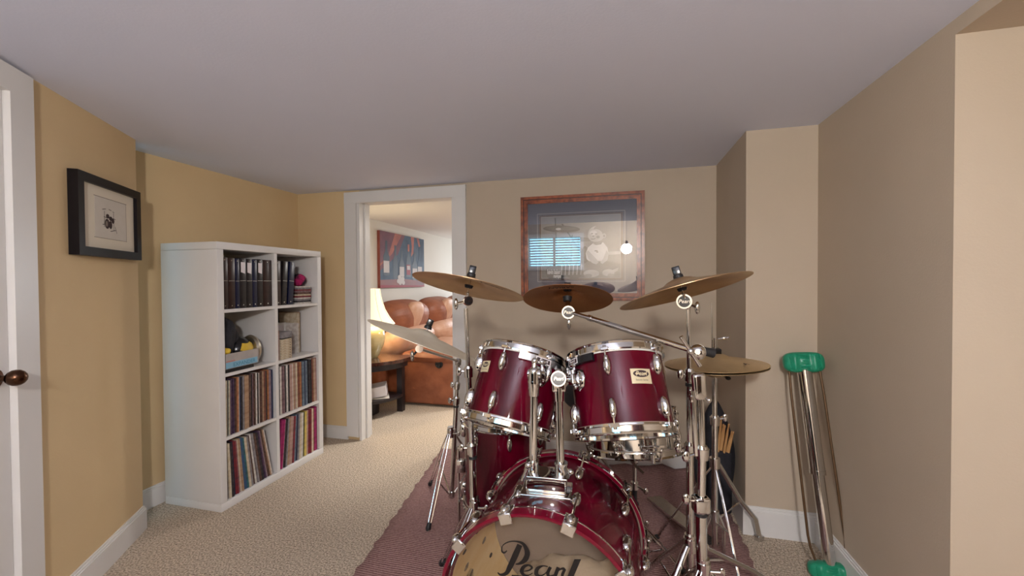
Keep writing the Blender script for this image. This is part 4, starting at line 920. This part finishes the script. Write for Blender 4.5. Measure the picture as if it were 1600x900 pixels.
# --- snare and stand
TS_ = imgframe(988, 672, 1.76, 1.5, -6.0)
sn = drum('snare_drum', 'polished chrome snare drum sitting behind the right tom', 'drum', TS_, .178, .135, [-68+45*k for k in range(8)], shell='chrome', lug_len=.028)
Ta = TS_ @ Matrix.Rotation(radians(-72), 4, 'Z')
mb = MB(); mb.rbox((.18, -.034, -.062), (.212, .034, .04), .006, Ta); mb.rbox((.20, -.045, -.046), (.218, .045, -.036), .002, Ta); mb.tube(Ta @ V((.21, -.03, .05)), Ta @ V((.21, .03, .05)), .006); mb.tube(Ta @ V((.205, 0, -.07)), Ta @ V((.205, 0, -.10)), .007)
mb.build('throw_off', CH, sn)
Ta = TS_ @ Matrix.Rotation(radians(-42), 4, 'Z')
MB().rbox((.178, -.006, -.06), (.19, .006, .06), .002, Ta).build('vertical_band', CH, sn)
def leg_strap(p0, p1, gap=.010, r=.0032, foot=True, parent=None, bend=None, flat=False, label=None):
    p0, p1 = V(p0), V(p1); d_ = (p1-p0).normalized(); s_ = d_.cross(V((0, 0, 1))).normalized()*gap
    mid = (bend if bend is not None else p0.lerp(p1, .5)+V((0, 0, .012)))
    mb = MB()
    if flat: mb.sweep([p0, mid, p1], .0125, n=10, flat=.75)
    else:
        for sg in (-1, 1): mb.sweep([p0+s_*sg*.5, p0.lerp(mid, .5)+s_*sg, mid+s_*sg, mid.lerp(p1, .8)+s_*sg*.8, p1+s_*sg*.3], r, n=8)
    lg = mb.build('leg', CH, parent, label=label)
    if foot: MB().sweep([p1-d_*.03+V((0, 0, .006)), p1+V((0, 0, .010)), p1+V((d_.x*.012, d_.y*.012, .0125))], [.011, .0135, .010], n=10).build('rubber_foot', 'black', lg)
    return lg
def tripod(o, base, zc, feet, zl=.10, flat=False, rub=.014):
    base = V(base)
    mb = MB().tube(base+V((0, 0, zc-.022)), base+V((0, 0, zc+.022)), .021, n=20).tube(base+V((0, 0, zc+.0)), base+V((0, 0, zc+.034)), .0175, n=20)
    mb.tube(base+V((.018, -.01, zc)), base+V((.045, -.012, zc+.004)), .005).ball(base+V((.05, -.012, zc+.004)), .009, (1, .5, 1.6))
    mb.build('leg_collar', CH, o)
    MB().tube(base+V((0, 0, zl-.015)), base+V((0, 0, zl+.015)), .018, n=18).build('lower_collar', CH, o)
    for f in feet:
        f = V((f[0], f[1], .014)); d_ = V((f.x-base.x, f.y-base.y, 0)).normalized()
        lg = leg_strap(base+d_*.02+V((0, 0, zc)), f, parent=o, flat=flat)
        MB().tube(base+d_*.018+V((0, 0, zl)), (base+d_*.02+V((0, 0, zc))).lerp(f, .52), .004, n=8).build('brace', CH, lg)
sb_ = V((TS_.translation.x+.01, TS_.translation.y+.03, 0))
ss = thing('snare_stand', 'low chrome and black tripod stand holding the snare drum', 'stand', sb_)
MB().tube(sb_+V((0, 0, .07)), sb_+V((0, 0, .36)), .011, n=16).build('lower_tube', 'blackgloss', ss)
zb = TS_.translation.z-.105
MB().tube(sb_+V((0, 0, .33)), sb_+V((0, 0, zb-.03)), .009, n=16).tube(sb_+V((0, 0, .345)), sb_+V((0, 0, .375)), .016).ball(sb_+V((0, 0, zb-.035)), .02).tube(sb_+V((.0, -.02, zb-.05)), sb_+V((.035, -.045, zb-.07)), .006).tube(sb_+V((.01, 0, .36)), sb_+V((.04, -.02, .35)), .005).ball(sb_+V((.045, -.022, .35)), .011, (1, .5, 1.4)).build('upper_tube', CH, ss)
for a in (-62, 62, 178):
    d_ = V((cos(radians(a)), sin(radians(a)), 0)); p_ = sb_+V((0, 0, zb-.03))
    q = TS_ @ V((.186*cos(radians(a)), .186*sin(radians(a)), -.083))
    MB().sweep([p_, q-V((0, 0, .012))+d_*.006, q+d_*.016+V((0, 0, .02)), q+d_*.012+V((0, 0, .035))], .005, n=8).ball(q+d_*.012+V((0, 0, .03)), .010).build('basket_arm', CH, ss)
tripod(ss, sb_, .20, [(sb_.x+.20, sb_.y-.02), (sb_.x-.12, sb_.y+.16), (sb_.x-.08, sb_.y-.14)], zl=.06)

# --- cymbals
TA_ = imgframe(733, 445, 1.55, -12.5, 9.5); TBc = imgframe(663, 526, 1.75, -20.8, -4.5)
TCc = imgframe(886.5, 464, 1.65, -1.0, 19.0); TDc = imgframe(1065, 449, 1.40, 16.6, 7.0); TEc = imgframe(1117, 567, 1.78, -1.2, -9.5)
def cdown(T, k): t = T.copy(); t.translation = T.translation - (T.to_3x3() @ V((0, 0, 1)))*k; return t
cymbal('crash_cymbal', 'brown crash cymbal tilted down to the right in front of the doorway', cdown(TA_, .012), .211, 'cymA', ('SABIAN', (-58,)), bow=.024)
cymbal('ride_cymbal', 'pale ride cymbal sloping steeply, lowest on the left side of the kit', cdown(TBc, .015), .240, 'cymB', None, bow=.027)
cymbal('crash_cymbal', 'dark copper cymbal held on the boom arm in front of the framed photo', cdown(TCc, .012), .178, 'cymC', ('SABIAN', (-100,)), bow=.028, bell=.055)
cymbal('crash_cymbal', 'bronze crash cymbal tilted up to the right at the top right of the kit', cdown(TDc, .018), .216, 'cymA', None, bow=.034)
cymbal('hi_hat_cymbal', 'top hi-hat cymbal with black clutch on the right of the kit', cdown(TEc, .004), .205, 'cymE', ('A', (-40,)), group=None, bow=.030, logo_under=False)
TEl = TEc @ Matrix.Translation((0, 0, -.014)) @ Matrix.Rotation(PI, 4, 'X')
cymbal('hi_hat_cymbal', 'bottom hi-hat cymbal lying upside down under the top one', TEl, .205, 'cymE', None, bow=.030)

def felt_stack(o, T, top=.036, h_nut=.03, rod_up=.075):
    z = T.to_3x3() @ V((0, 0, 1)); c = T.translation
    MB().tube(c-z*.04, c+z*rod_up, .0035, n=10).build('cymbal_rod', CH, o)
    MB().tube(c+z*(top+.002), c+z*(top+.014), .017, .016, n=20).build('felt_washer', 'black', o)
    MB().rbox((-.013, -.010, top+.014), (.013, .010, top+.014+h_nut), .003, T).build('wing_nut', 'blackgloss', o)
    MB().tube(c-z*.012, c-z*.002, .014, .017, n=20).build('lower_felt', 'blackcloth', o)
def tilter(o, p, disc_dir, r=.019, w=.018, logo=True, wing=None):
    dd = V(disc_dir).normalized(); mb = MB().tube(p-dd*w, p+dd*w, r, n=28).tube(p-dd*w*.5, p+dd*w*.5, r*1.1, n=28)
    if wing is not None: mb.tube(p, p+V(wing)*.8, .005, n=8).ball(p+V(wing), .015, (.6, .5, 1.5), n=12)
    t = mb.build('tilter', CH, o)
    if logo:
        T = frame(p+dd*(w+.0002), dd, _r); mb = MB(); mb.add([T @ V((r*.86*cos(2*PI*i/24), r*.86*sin(2*PI*i/24), .0005)) for i in range(24)], [list(range(24))], False)
        mb.mi = 1; mb.text('Pearl', r*.78, T, shear=.25, z=.001); mb.build('logo_cap', ['blackgloss', 'chrome'], t)
def ctr(T, k=0): return T.translation+(T.to_3x3() @ V((0, 0, 1)))*k
def joint(o, p, d_, r, wing=None, black=False):
    d_ = V(d_).normalized(); mb = MB().tube(p-d_*.022, p+d_*.012, r+.006, r+.008, n=22).tube(p+d_*.012, p+d_*.020, r+.005, r+.002, n=22)
    if wing is not None: mb.tube(p, p+V(wing)*.8, .0045, n=8).ball(p+V(wing), .012, (1, .45, 1.5), n=10)
    mb.build('collar', CH, o)
    if black: MB().tube(p-d_*.040, p-d_*.030, r+.0025, n=20).build('black_band', 'black', o)

# stand A (left crash)
dA = 1.56
sa = [P(742, 800, dA), P(738, 700, dA), P(732, 580, dA), P(728, 490, dA)]
baseA = V((sa[0].x, sa[0].y, 0))
oA = thing('cymbal_stand', 'chrome stand holding the brown crash cymbal, beside the left tom', 'cymbal stand', baseA)
MB().tube(baseA+V((0, 0, .08)), sa[1], .0135, n=20).build('lower_tube', CH, oA)
MB().tube(sa[1]-V((0, 0, .02)), sa[2], .0105, n=20).build('middle_tube', CH, oA); MB().tube(sa[2]-V((0, 0, .02)), P(728, 482, dA), .0078, n=18).build('upper_tube', CH, oA)
joint(oA, sa[1], sa[2]-sa[1], .0135, (-.04, -.01, .0), True); joint(oA, sa[2], sa[3]-sa[2], .0105, (-.035, -.01, .0))
tp = P(731, 470, dA)
tilter(oA, tp, EYE-tp+_r*.3, .017, .015, True, _r*-.045+V((0, 0, -.012)))
MB().tube(tp, ctr(TA_, -.03), .006, n=10).build('tilter_neck', CH, oA); felt_stack(oA, TA_, .036-.006)
tripod(oA, baseA, .40, [(baseA.x-.12, baseA.y-.27), (baseA.x-.22, baseA.y+.18), (baseA.x+.05, baseA.y+.28)], zl=.14)
# stand B (ride on short boom)
baseB = V((-.885, 2.10, 0))
oB = thing('cymbal_stand', 'chrome tripod stand with short boom for the sloping ride cymbal, nearest the doorway', 'cymbal stand', baseB)
dB = (baseB-EYE).dot(_f)
pb0 = P(716, 700, dB); pb1 = P(713, 625, dB); pb2 = P(716, 570, dB); pb3 = P(722, 556, dB*.985)
MB().tube(baseB+V((0, 0, .06)), pb1, .0125, n=20).build('lower_tube', CH, oB)
MB().tube(pb1-V((0, 0, .02)), pb2, .0095, n=18).build('middle_tube', CH, oB)
joint(oB, pb1, pb2-pb1, .0125, (-.03, -.02, 0), True); joint(oB, pb1.lerp(pb2, .42), pb2-pb1, .0095, (-.03, 0, .0))
cb = ctr(TBc, -.055)
MB().tube(pb2, pb2+V((0, 0, .03)), .016, n=18).ball(pb2+V((0, 0, .02)), .018).build('boom_clamp', CH, oB)
MB().tube(pb2+V((0, 0, .02)), cb, .0065, n=14).build('boom_arm', CH, oB)
tilter(oB, cb, EYE-cb, .015, .013, False, _r*-.03+V((0, 0, -.03))); MB().tube(cb, ctr(TBc, -.02), .0065, n=10).build('tilter_neck', 'blackgloss', oB); felt_stack(oB, TBc, .034, rod_up=.065)
tripod(oB, baseB, .42, [(-.91, 1.86), (-1.10, 2.28), (-.74, 2.31)], zl=.08)
# stand D (right crash), straight
dD = 1.42
pd0 = P(1078, 840, dD); baseD = V((pd0.x, pd0.y, 0)); pd3 = P(1075, 480, dD)
oD = thing('cymbal_stand', 'straight chrome stand holding the bronze crash cymbal behind the boom stand', 'cymbal stand', baseD)
pdm = P(1078, 700, dD); pdu = P(1077, 585, dD)
MB().tube(baseD+V((0, 0, .08)), pdm, .0125, n=18).build('lower_tube', CH, oD); MB().tube(pdm-V((0, 0, .03)), pdu, .0105, n=18).build('middle_tube', CH, oD); MB().tube(pdu-V((0, 0, .03)), pd3, .0080, n=18).build('upper_tube', CH, oD)
joint(oD, pdm, (0, 0, 1), .0125, _r*-.04); joint(oD, pdu, (0, 0, 1), .0105, _r*-.03, True)
tpD = P(1069, 471, dD-.01); tilter(oD, tpD, EYE-tpD, .023, .018, True, _r*.045+V((0, 0, -.022)))
MB().tube(tpD, pd3, .012, .011, n=14).build('neck', CH, oD); MB().tube(tpD, ctr(TDc, -.02), .006, n=10).build('tilter_neck', CH, oD); felt_stack(oD, TDc, .034-.004)
tripod(oD, baseD, .34, [tuple(onZ(1262, 950))[:2], (baseD.x-.15, baseD.y+.26), (baseD.x-.2, baseD.y-.24)], zl=.12, flat=True)
# boom stand (front right)
dO = 1.27
po0 = P(1099, 880, dO); baseO = V((po0.x, po0.y, 0))
oO = thing('boom_stand', 'thick chrome boom stand in the right foreground with a long arm', 'cymbal stand', baseO)
q0 = baseO+V((0, 0, .08)); q1 = P(1095, 785, dO); q2 = P(1097, 706, dO); q3 = P(1092, 610, dO); q4 = P(1088, 553, dO)
MB().tube(q0, q1, .0165, n=26).build('lower_tube', CH, oO); MB().tube(q1-V((0, 0, .03)), q2, .0125, n=24).build('middle_tube', CH, oO); 
MB().tube(q2-V((0, 0, .03)), P(1094, 600, dO), .0105, n=22).build('upper_tube', CH, oO)
rod = _r*.018
MB().tube(q2-rod-V((0, 0, .01)), q3-rod*1.1, .0085, n=16).build('stored_rod', CH, oO)
joint(oO, q1, (0, 0, 1), .0155, _r*-.045+V((0, 0, .01)), True); joint(oO, q2, (0, 0, 1), .0125, _r*-.05+V((0, 0, -.015)))
MB().rbox((-.024, -.020, -.03), (.024, .020, .02), .008, frame(q1, (0, 0, 1), _r)).build('lower_clamp', CH, oO)
TQ = frame(q3, q4-q3, _r)
MB().rbox((-.020, -.014, -.03), (.022, .014, .055), .0125, TQ, seg=5).rbox((-.030, -.008, -.034), (-.020, .008, -.012), .003, TQ).ball((.024, -.01, -.03), .008, (1, 1, 1), TQ).build('boom_bracket', CH, oO)
jb = P(1090, 550, dO-.01); vd = (EYE-jb).normalized()
MB().tube(jb-vd*.024, jb+vd*.004, .024, n=32).ball((0, 0, 0), .024, (1, 1, .8), frame(jb+vd*.004, vd, _r), n=28).tube(jb+vd*.02, jb+vd*.04, .008, n=12).build('boom_tilter', CH, oO)
k0, k1 = P(1064, 526, dO-.06), P(1094, 572, dO-.06)
MB().tube(k0, k0.lerp(k1, .5), .0062, .0045, n=12).tube(k0.lerp(k1, .5), k1, .0045, .0062, n=12).ball(k0.lerp(k1, .5), .011).build('wing_lever', 'chrome2', oO)
b0 = P(1112, 556, dO-.05); b1 = P(889, 487, 1.60); bm_ = b0.lerp(b1, .62)
bd = (b1-b0).normalized(); rear = jb.lerp(b1, -.02)
MB().tube(P(1100, 553, dO-.02), jb.lerp(b1, .80), .0098, n=22).build('boom_arm', 'chrome', oO)
MB().tube(jb.lerp(b1, .80), b1, .0078, n=20).build('boom_arm_tip', 'chrome', oO)
MB().tube(jb.lerp(b1, .785), jb.lerp(b1, .815), .0115, n=20).build('boom_ring', CH, oO)
MB().tube(P(1098, 548, 1.32), P(1115, 552, 1.32), .0135, .015, n=20).build('boom_grip', 'black', oO, label='black rubber boom end')
tilter(oO, P(888, 488, 1.60), EYE-P(888, 488, 1.60), .023, .018, True, V((-.004, 0, -.045))+_r*.006)
MB().tube(P(888, 488, 1.60), ctr(TCc, -.012), .0115, .009, n=14).build('tilter_neck', CH, oO)
felt_stack(oO, TCc, .026, .02, .06)
MB().tube(ctr(TCc, -.018), ctr(TCc, .0), .016, .019, n=20).build('under_felt', 'black', oO)
tripod(oO, baseO, .36, [(baseO.x+.30, baseO.y-.10), (baseO.x-.10, baseO.y+.29), (baseO.x-.20, baseO.y-.25)], zl=.14)

# --- hi-hat stand
he = TEc.translation; baseH = V((he.x, he.y, 0))
oH = thing('hi_hat_stand', 'chrome hi-hat stand with footboard, on the right near the wall', 'stand', baseH)
dH = (baseH-EYE).dot(_f)
MB().tube(P(1112, 472, dH), baseH+V((0, 0, .10)), .0035, n=10).build('pull_rod', CH, oH)
zc_ = he.z
MB().tube(baseH+V((0, 0, zc_-.062)), baseH+V((0, 0, P(1113, 655, dH).z)), .0095, n=20).build('upper_tube', CH, oH)
MB().tube(baseH+V((0, 0, P(1113, 650, dH).z)), baseH+V((0, 0, .09)), .0125, n=20).build('lower_tube', CH, oH)
MB().lathe([(.001, -.062), (.012, -.062), (.026, -.045), (.028, -.036), (.001, -.036)], Matrix.Translation(he), n=24).tube(he+V((.02, 0, -.05)), he+V((.05, -.01, -.06)), .004).ball(he+V((.05, -.01, -.062)), .008, (1.4, 1, 1)).build('cymbal_seat', 'black', oH)
joint(oH, baseH+V((0, 0, P(1113, 655, dH).z)), (0, 0, 1), .0125, _r*.045+V((0, 0, .01)))
MB().rbox((-.034, -.015, .038), (.034, .015, .064), .005, frame(he-_r*.012, (0, -.12, 1), _r)).build('clutch_grip', 'blackgloss', oH, label='black plastic hi-hat clutch')
MB().tube(he+V((0, 0, .05)), he+V((0, 0, .10)), .009, n=16).tube(he+V((0, 0, .10)), he+V((0, 0, .108)), .012).tube(he+V((0, 0, .10)), he+V((.055, 0, .112)), .0035).ball(he+V((.04, 0, .108)), .009, (1.6, .5, .8)).build('clutch', CH, oH)
f1 = V((.662, 2.185, .014)); p1 = baseH+V((.012, 0, P(1114, 722, dH).z))
MB().tube(baseH+V((0, 0, p1.z-.02)), baseH+V((0, 0, p1.z+.022)), .021, n=20).build('leg_collar', CH, oH)
mb = MB().sweep([p1, p1.lerp(f1, .5)+V((0, 0, .012)), f1.lerp(p1, .18)+V((.012, 0, .035)), f1], .0125, n=12, flat=.75)
lg = mb.build('leg', 'chrome2', oH)
MB().rbox((-.018, -.014, 0), (.018, .014, .026), .004, Matrix.Translation((f1.x, f1.y, .0)) @ Matrix.Rotation(.5, 4, 'Z')).build('rubber_foot', 'chrome2', lg)
MB().tube(baseH+V((0, 0, .20)), p1.lerp(f1, .5), .004, n=8).build('brace', CH, lg)
for (fx, fy) in ((baseH.x+.05, baseH.y-.27), (baseH.x-.24, baseH.y+.10)):
    f = V((fx, fy, .014)); lg = leg_strap(baseH+V((0, 0, p1.z)), f, parent=oH, gap=.002, r=.004)
    MB().tube(baseH+V((0, 0, .20)), (baseH+V((0, 0, p1.z))).lerp(f, .5), .004, n=8).build('brace', CH, lg)
mb = MB()   # pedal frame
for sg in (-1, 1): mb.sweep([baseH+_r*.016*sg+V((0, 0, .23)), baseH+_r*.040*sg+V((0, 0, .17)), baseH+_r*.040*sg+V((0, 0, .03))], .007, n=8)
mb.tube(baseH-_r*.04+V((0, 0, .03)), baseH+_r*.04+V((0, 0, .03)), .009); mb.tube(baseH+V((0, 0, .19)), baseH+V((0, 0, .25)), .018, n=18)
mb.build('pedal_frame', 'chrome2', oH)
fb0, fb1 = baseH+V((0, .02, .075)), V((.20, 2.40, .035)); fd = (fb1-fb0).normalized(); fs_ = V((fd.y, -fd.x, 0)).normalized()*.042
MB().slab([fb0-fs_*.7, fb0+fs_*.7, fb1+fs_, fb1-fs_], (0, 0, .012)).build('footboard', 'chrome2', oH)

# --- bass pedal behind the bass drum (seen between the stands) and spurs
for sx, nmx in ((1, 'r'), (-1, 'l')):
    s0 = TB @ V((sx*.268, 0.02-.06, .07)); fx = V((s0.x+sx*.13, s0.y-.16, .016))
    sp = MB().rbox((-.02, -.016, -.012), (.02, .016, .012), .004, frame(s0, (sx, 0, 0))).tube(s0+V((sx*.012, 0, .015)), fx, .0085, n=14).build('spur', CH, bass)
    MB().tube(fx+V((0, 0, .012)), fx-V((0, 0, .004)), .013, .011).build('rubber_foot', 'black', sp)
bp_ = V((bc1.x, BY1+.03, .022))
kp_ = thing('bass_pedal', 'chrome bass drum pedal at the drummer side of the bass drum', 'pedal', bp_)
MB().slab([bp_+V((-.04, .02, .05)), bp_+V((.04, .02, .05)), bp_+V((.04, .28, .012)), bp_+V((-.04, .28, .012))], (0, 0, .008)).build('footboard', 'chrome2', kp_)
MB().tube(bp_+V((-.05, .03, 0)), bp_+V((-.05, .03, .19)), .009).tube(bp_+V((.05, .03, 0)), bp_+V((.05, .03, .19)), .009).tube(bp_+V((-.06, .03, .19)), bp_+V((.06, .03, .19)), .008).box(bp_+V((-.06, 0, 0)), bp_+V((.06, .06, .006))).build('pedal_frame', CH, kp_)
MB().tube(bp_+V((0, .03, .19)), bp_+V((0, .07, .32)), .004).tube(bp_+V((0, .045, .325)), bp_+V((0, .09, .315)), .022).build('beater', 'blackcloth', kp_)
# pillow in the bass drum
mb = MB(); bm = bmesh.new(); bmesh.ops.create_icosphere(bm, subdivisions=4, radius=1)
for v in bm.verts:
    x, y, z = v.co; sq = lambda t, e: (abs(t)**e)*(1 if t > 0 else -1)
    v.co = V((sq(x, .6)*.21, sq(y, .6)*.155, sq(z, .9)*.070+.010*sin(x*9+y*4)+.006*sin(x*21)))
bm.verts.index_update(); pc_ = V((-.14, 1.28, .0))
for v in bm.verts:
    wx = pc_.x+v.co.x*.97; wz = .235+v.co.z+.30*(v.co.x)*.45+ .02*sin(v.co.y*12)
    rr = sqrt((wx+.203)**2+(wz-.322)**2)
    lim = BR-.016
    if rr > lim: k = lim/rr; wx = -.203+(wx+.203)*k; wz = .322+(wz-.322)*k
    v.co = V((wx, pc_.y+v.co.y, wz))
mb.add([v.co.copy() for v in bm.verts], [[v.index for v in f.verts] for f in bm.faces], True); bm.free()
solo(mb, 'pillow', mat('cream cotton', (.50, .40, .29), .85, col2=(.58, .48, .36), scale=6, bump=.3, bscale=30), 'cream damping pillow inside the bass drum behind its clear head', 'pillow', (-.14, 1.28, .16))

# --- throne
tc_ = V((P(932, 622, 2.2).x, P(932, 622, 2.2).y, 0)); zs = P(932, 602, 2.2).z
th = thing('drum_throne', 'round black drum stool, mostly hidden behind the right tom', 'stool', tc_)
MB().lathe([(.001, zs), (.12, zs+.002), (.155, zs-.008), (.17, zs-.03), (.17, zs-.085), (.155, zs-.10), (.001, zs-.10)], Matrix.Translation(tc_), n=48).build('seat', 'blackcloth', th)
MB().tube(tc_+V((0, 0, .1)), tc_+V((0, 0, zs-.1)), .013).build('post', CH, th)
for a in (30, 150, 270):
    f = tc_+V((.24*cos(radians(a)), .24*sin(radians(a)), .016)); lg = MB().tube(tc_+V((0, 0, .34)), f, .008, n=10).tube(tc_+V((0, 0, .12)), (tc_+V((0, 0, .34))).lerp(f, .5), .005, n=8).build('leg', CH, th)
    MB().ball(f, .0155).build('rubber_foot', 'black', lg)

# --- stick bag leaning in the corner, with sticks
bagp = V((.503, 2.38, 0))
TBg = frame(bagp+V((0.0, 0.0, 0.012)), (.02, .06, 1), (1, .25, 0))
bagp2 = thing('stick_bag', 'tall black padded bag standing in the corner behind the hi-hat stand', 'bag', bagp)
mb = MB(); bm = bmesh.new(); bmesh.ops.create_icosphere(bm, subdivisions=4, radius=1)
for v in bm.verts:
    x, y, z = v.co; t = (z+1)/2; wd = .096*(1 if t < .4 else (1-((t-.4)/.6)**2.2*.55))
    v.co = V((x*wd*1.15, y*.045, .30+z*.30))
bm.verts.index_update(); mb.add([TBg @ v.co for v in bm.verts], [[v.index for v in f.verts] for f in bm.faces], True); bm.free(); mb.build('bag_body', 'blackcloth', bagp2)
mb = MB(); mb.rbox((-.06, -.080, .02), (.062, -.030, .345), .02, TBg, seg=4); mb.build('front_pocket', 'blackcloth', bagp2)
random.seed(4)
for i, (x0, x1, lenz) in enumerate(((-.02, -.005, .40), (-.005, .025, .435), (.01, .05, .425), (.02, .075, .415), (.0, .06, .385), (.03, .095, .395), (-.03, -.02, .37), (.045, .105, .36))):
    p0 = TBg @ V((x0*.5-.025, -.056+.006*(i % 3)-.004, .12)); p1 = TBg @ V((x1*.78-.022, -.062-.016*(i % 2), lenz+.075+.02*sin(i*2.1))); 
    d_ = (p1-p0).normalized(); q = p1-d_*.035
    colr = ('pale', 'golden', 'honey-coloured', 'short tan', 'reddish tan', 'tan', 'slim brown', 'light tan')[i]
    mb = MB(); mb.sweep([p0, p1-d_*.06, p1-d_*.016, p1-d_*.011, p1-d_*.004, p1], [.0066, .0064, .0038, .0052, .0050, .002], n=12)
    solo(mb, 'drumstick', 'stick', '%s drumstick, %s from the left in the black bag' % (colr, ordn(sorted(range(8), key=lambda k: (-.02, -.004, .05, .075, .06, .095, -.021, .105)[k]).index(i)+1)), 'drumstick', frame(p0, d_), 'drumsticks in the bag')

# --- isometric exerciser leaning in the corner
e0 = V((.866, 1.975, .032)); e1 = onY(1255, 566, 2.125); ed = (e1-e0).normalized(); ex = V((1, -.10, 0)); ex = (ex-ed*ex.dot(ed)).normalized()
ob = thing('tube_exerciser', 'chrome tube exerciser with green grips leaning in the right corner', 'exerciser', (e0.x, e0.y, 0))
MB().tube(e0+ed*.01, e0.lerp(e1, .50), .0235, n=32).build('inner_tube', CH, ob)
MB().tube(e0.lerp(e1, .45), e1-ed*.01, .0290, n=36).tube(e0.lerp(e1, .445), e0.lerp(e1, .465), .0305, n=36).build('outer_tube', CH, ob)
def grip(c, T, w, h, t):
    mb = MB(); bm = bmesh.new(); bmesh.ops.create_icosphere(bm, subdivisions=5, radius=1)
    for v in bm.verts:
        x, y, z = v.co; sq = lambda q, e: (abs(q)**e)*(1 if q > 0 else -1)
        X, Y, Z = sq(x, .55)*w, sq(y, .75)*t, sq(z, .62)*h
        if abs(X) < w*.72 and abs(Z) < h*.78: Y *= 1+.13*cos(X/w*PI*4.2)-.06
        v.co = V((X, Y, Z))
    bm.verts.index_update(); mb.add([T @ v.co for v in bm.verts], [[v.index for v in f.verts] for f in bm.faces], True); bm.free(); return mb
grip(e1, frame(e1, ed, ex), .080, .046, .036).build('grip', 'green', ob, label='green grip at the top')
Tg0 = frame(e0+V((0, 0, -.0)), ed, ex)
grip(e0, Tg0, .082, .033, .034).build('grip', 'green', ob, label='green grip on the floor')
for sg, bow in ((-1, .0), (1, .0)):
    mb = MB()
    a_ = e0+ex*sg*.050+ed*.035; b_ = e0+ex*sg*.066+ed*.13; c__ = e1+ex*sg*.062-ed*.13; d__ = e1+ex*sg*.058-ed*.03
    mb.sweep([a_, a_.lerp(b_, .5)+ex*sg*.004, b_, b_.lerp(c__, .5), c__, d__], .0052, n=10); mb.build('side_cable', 'cable', ob)
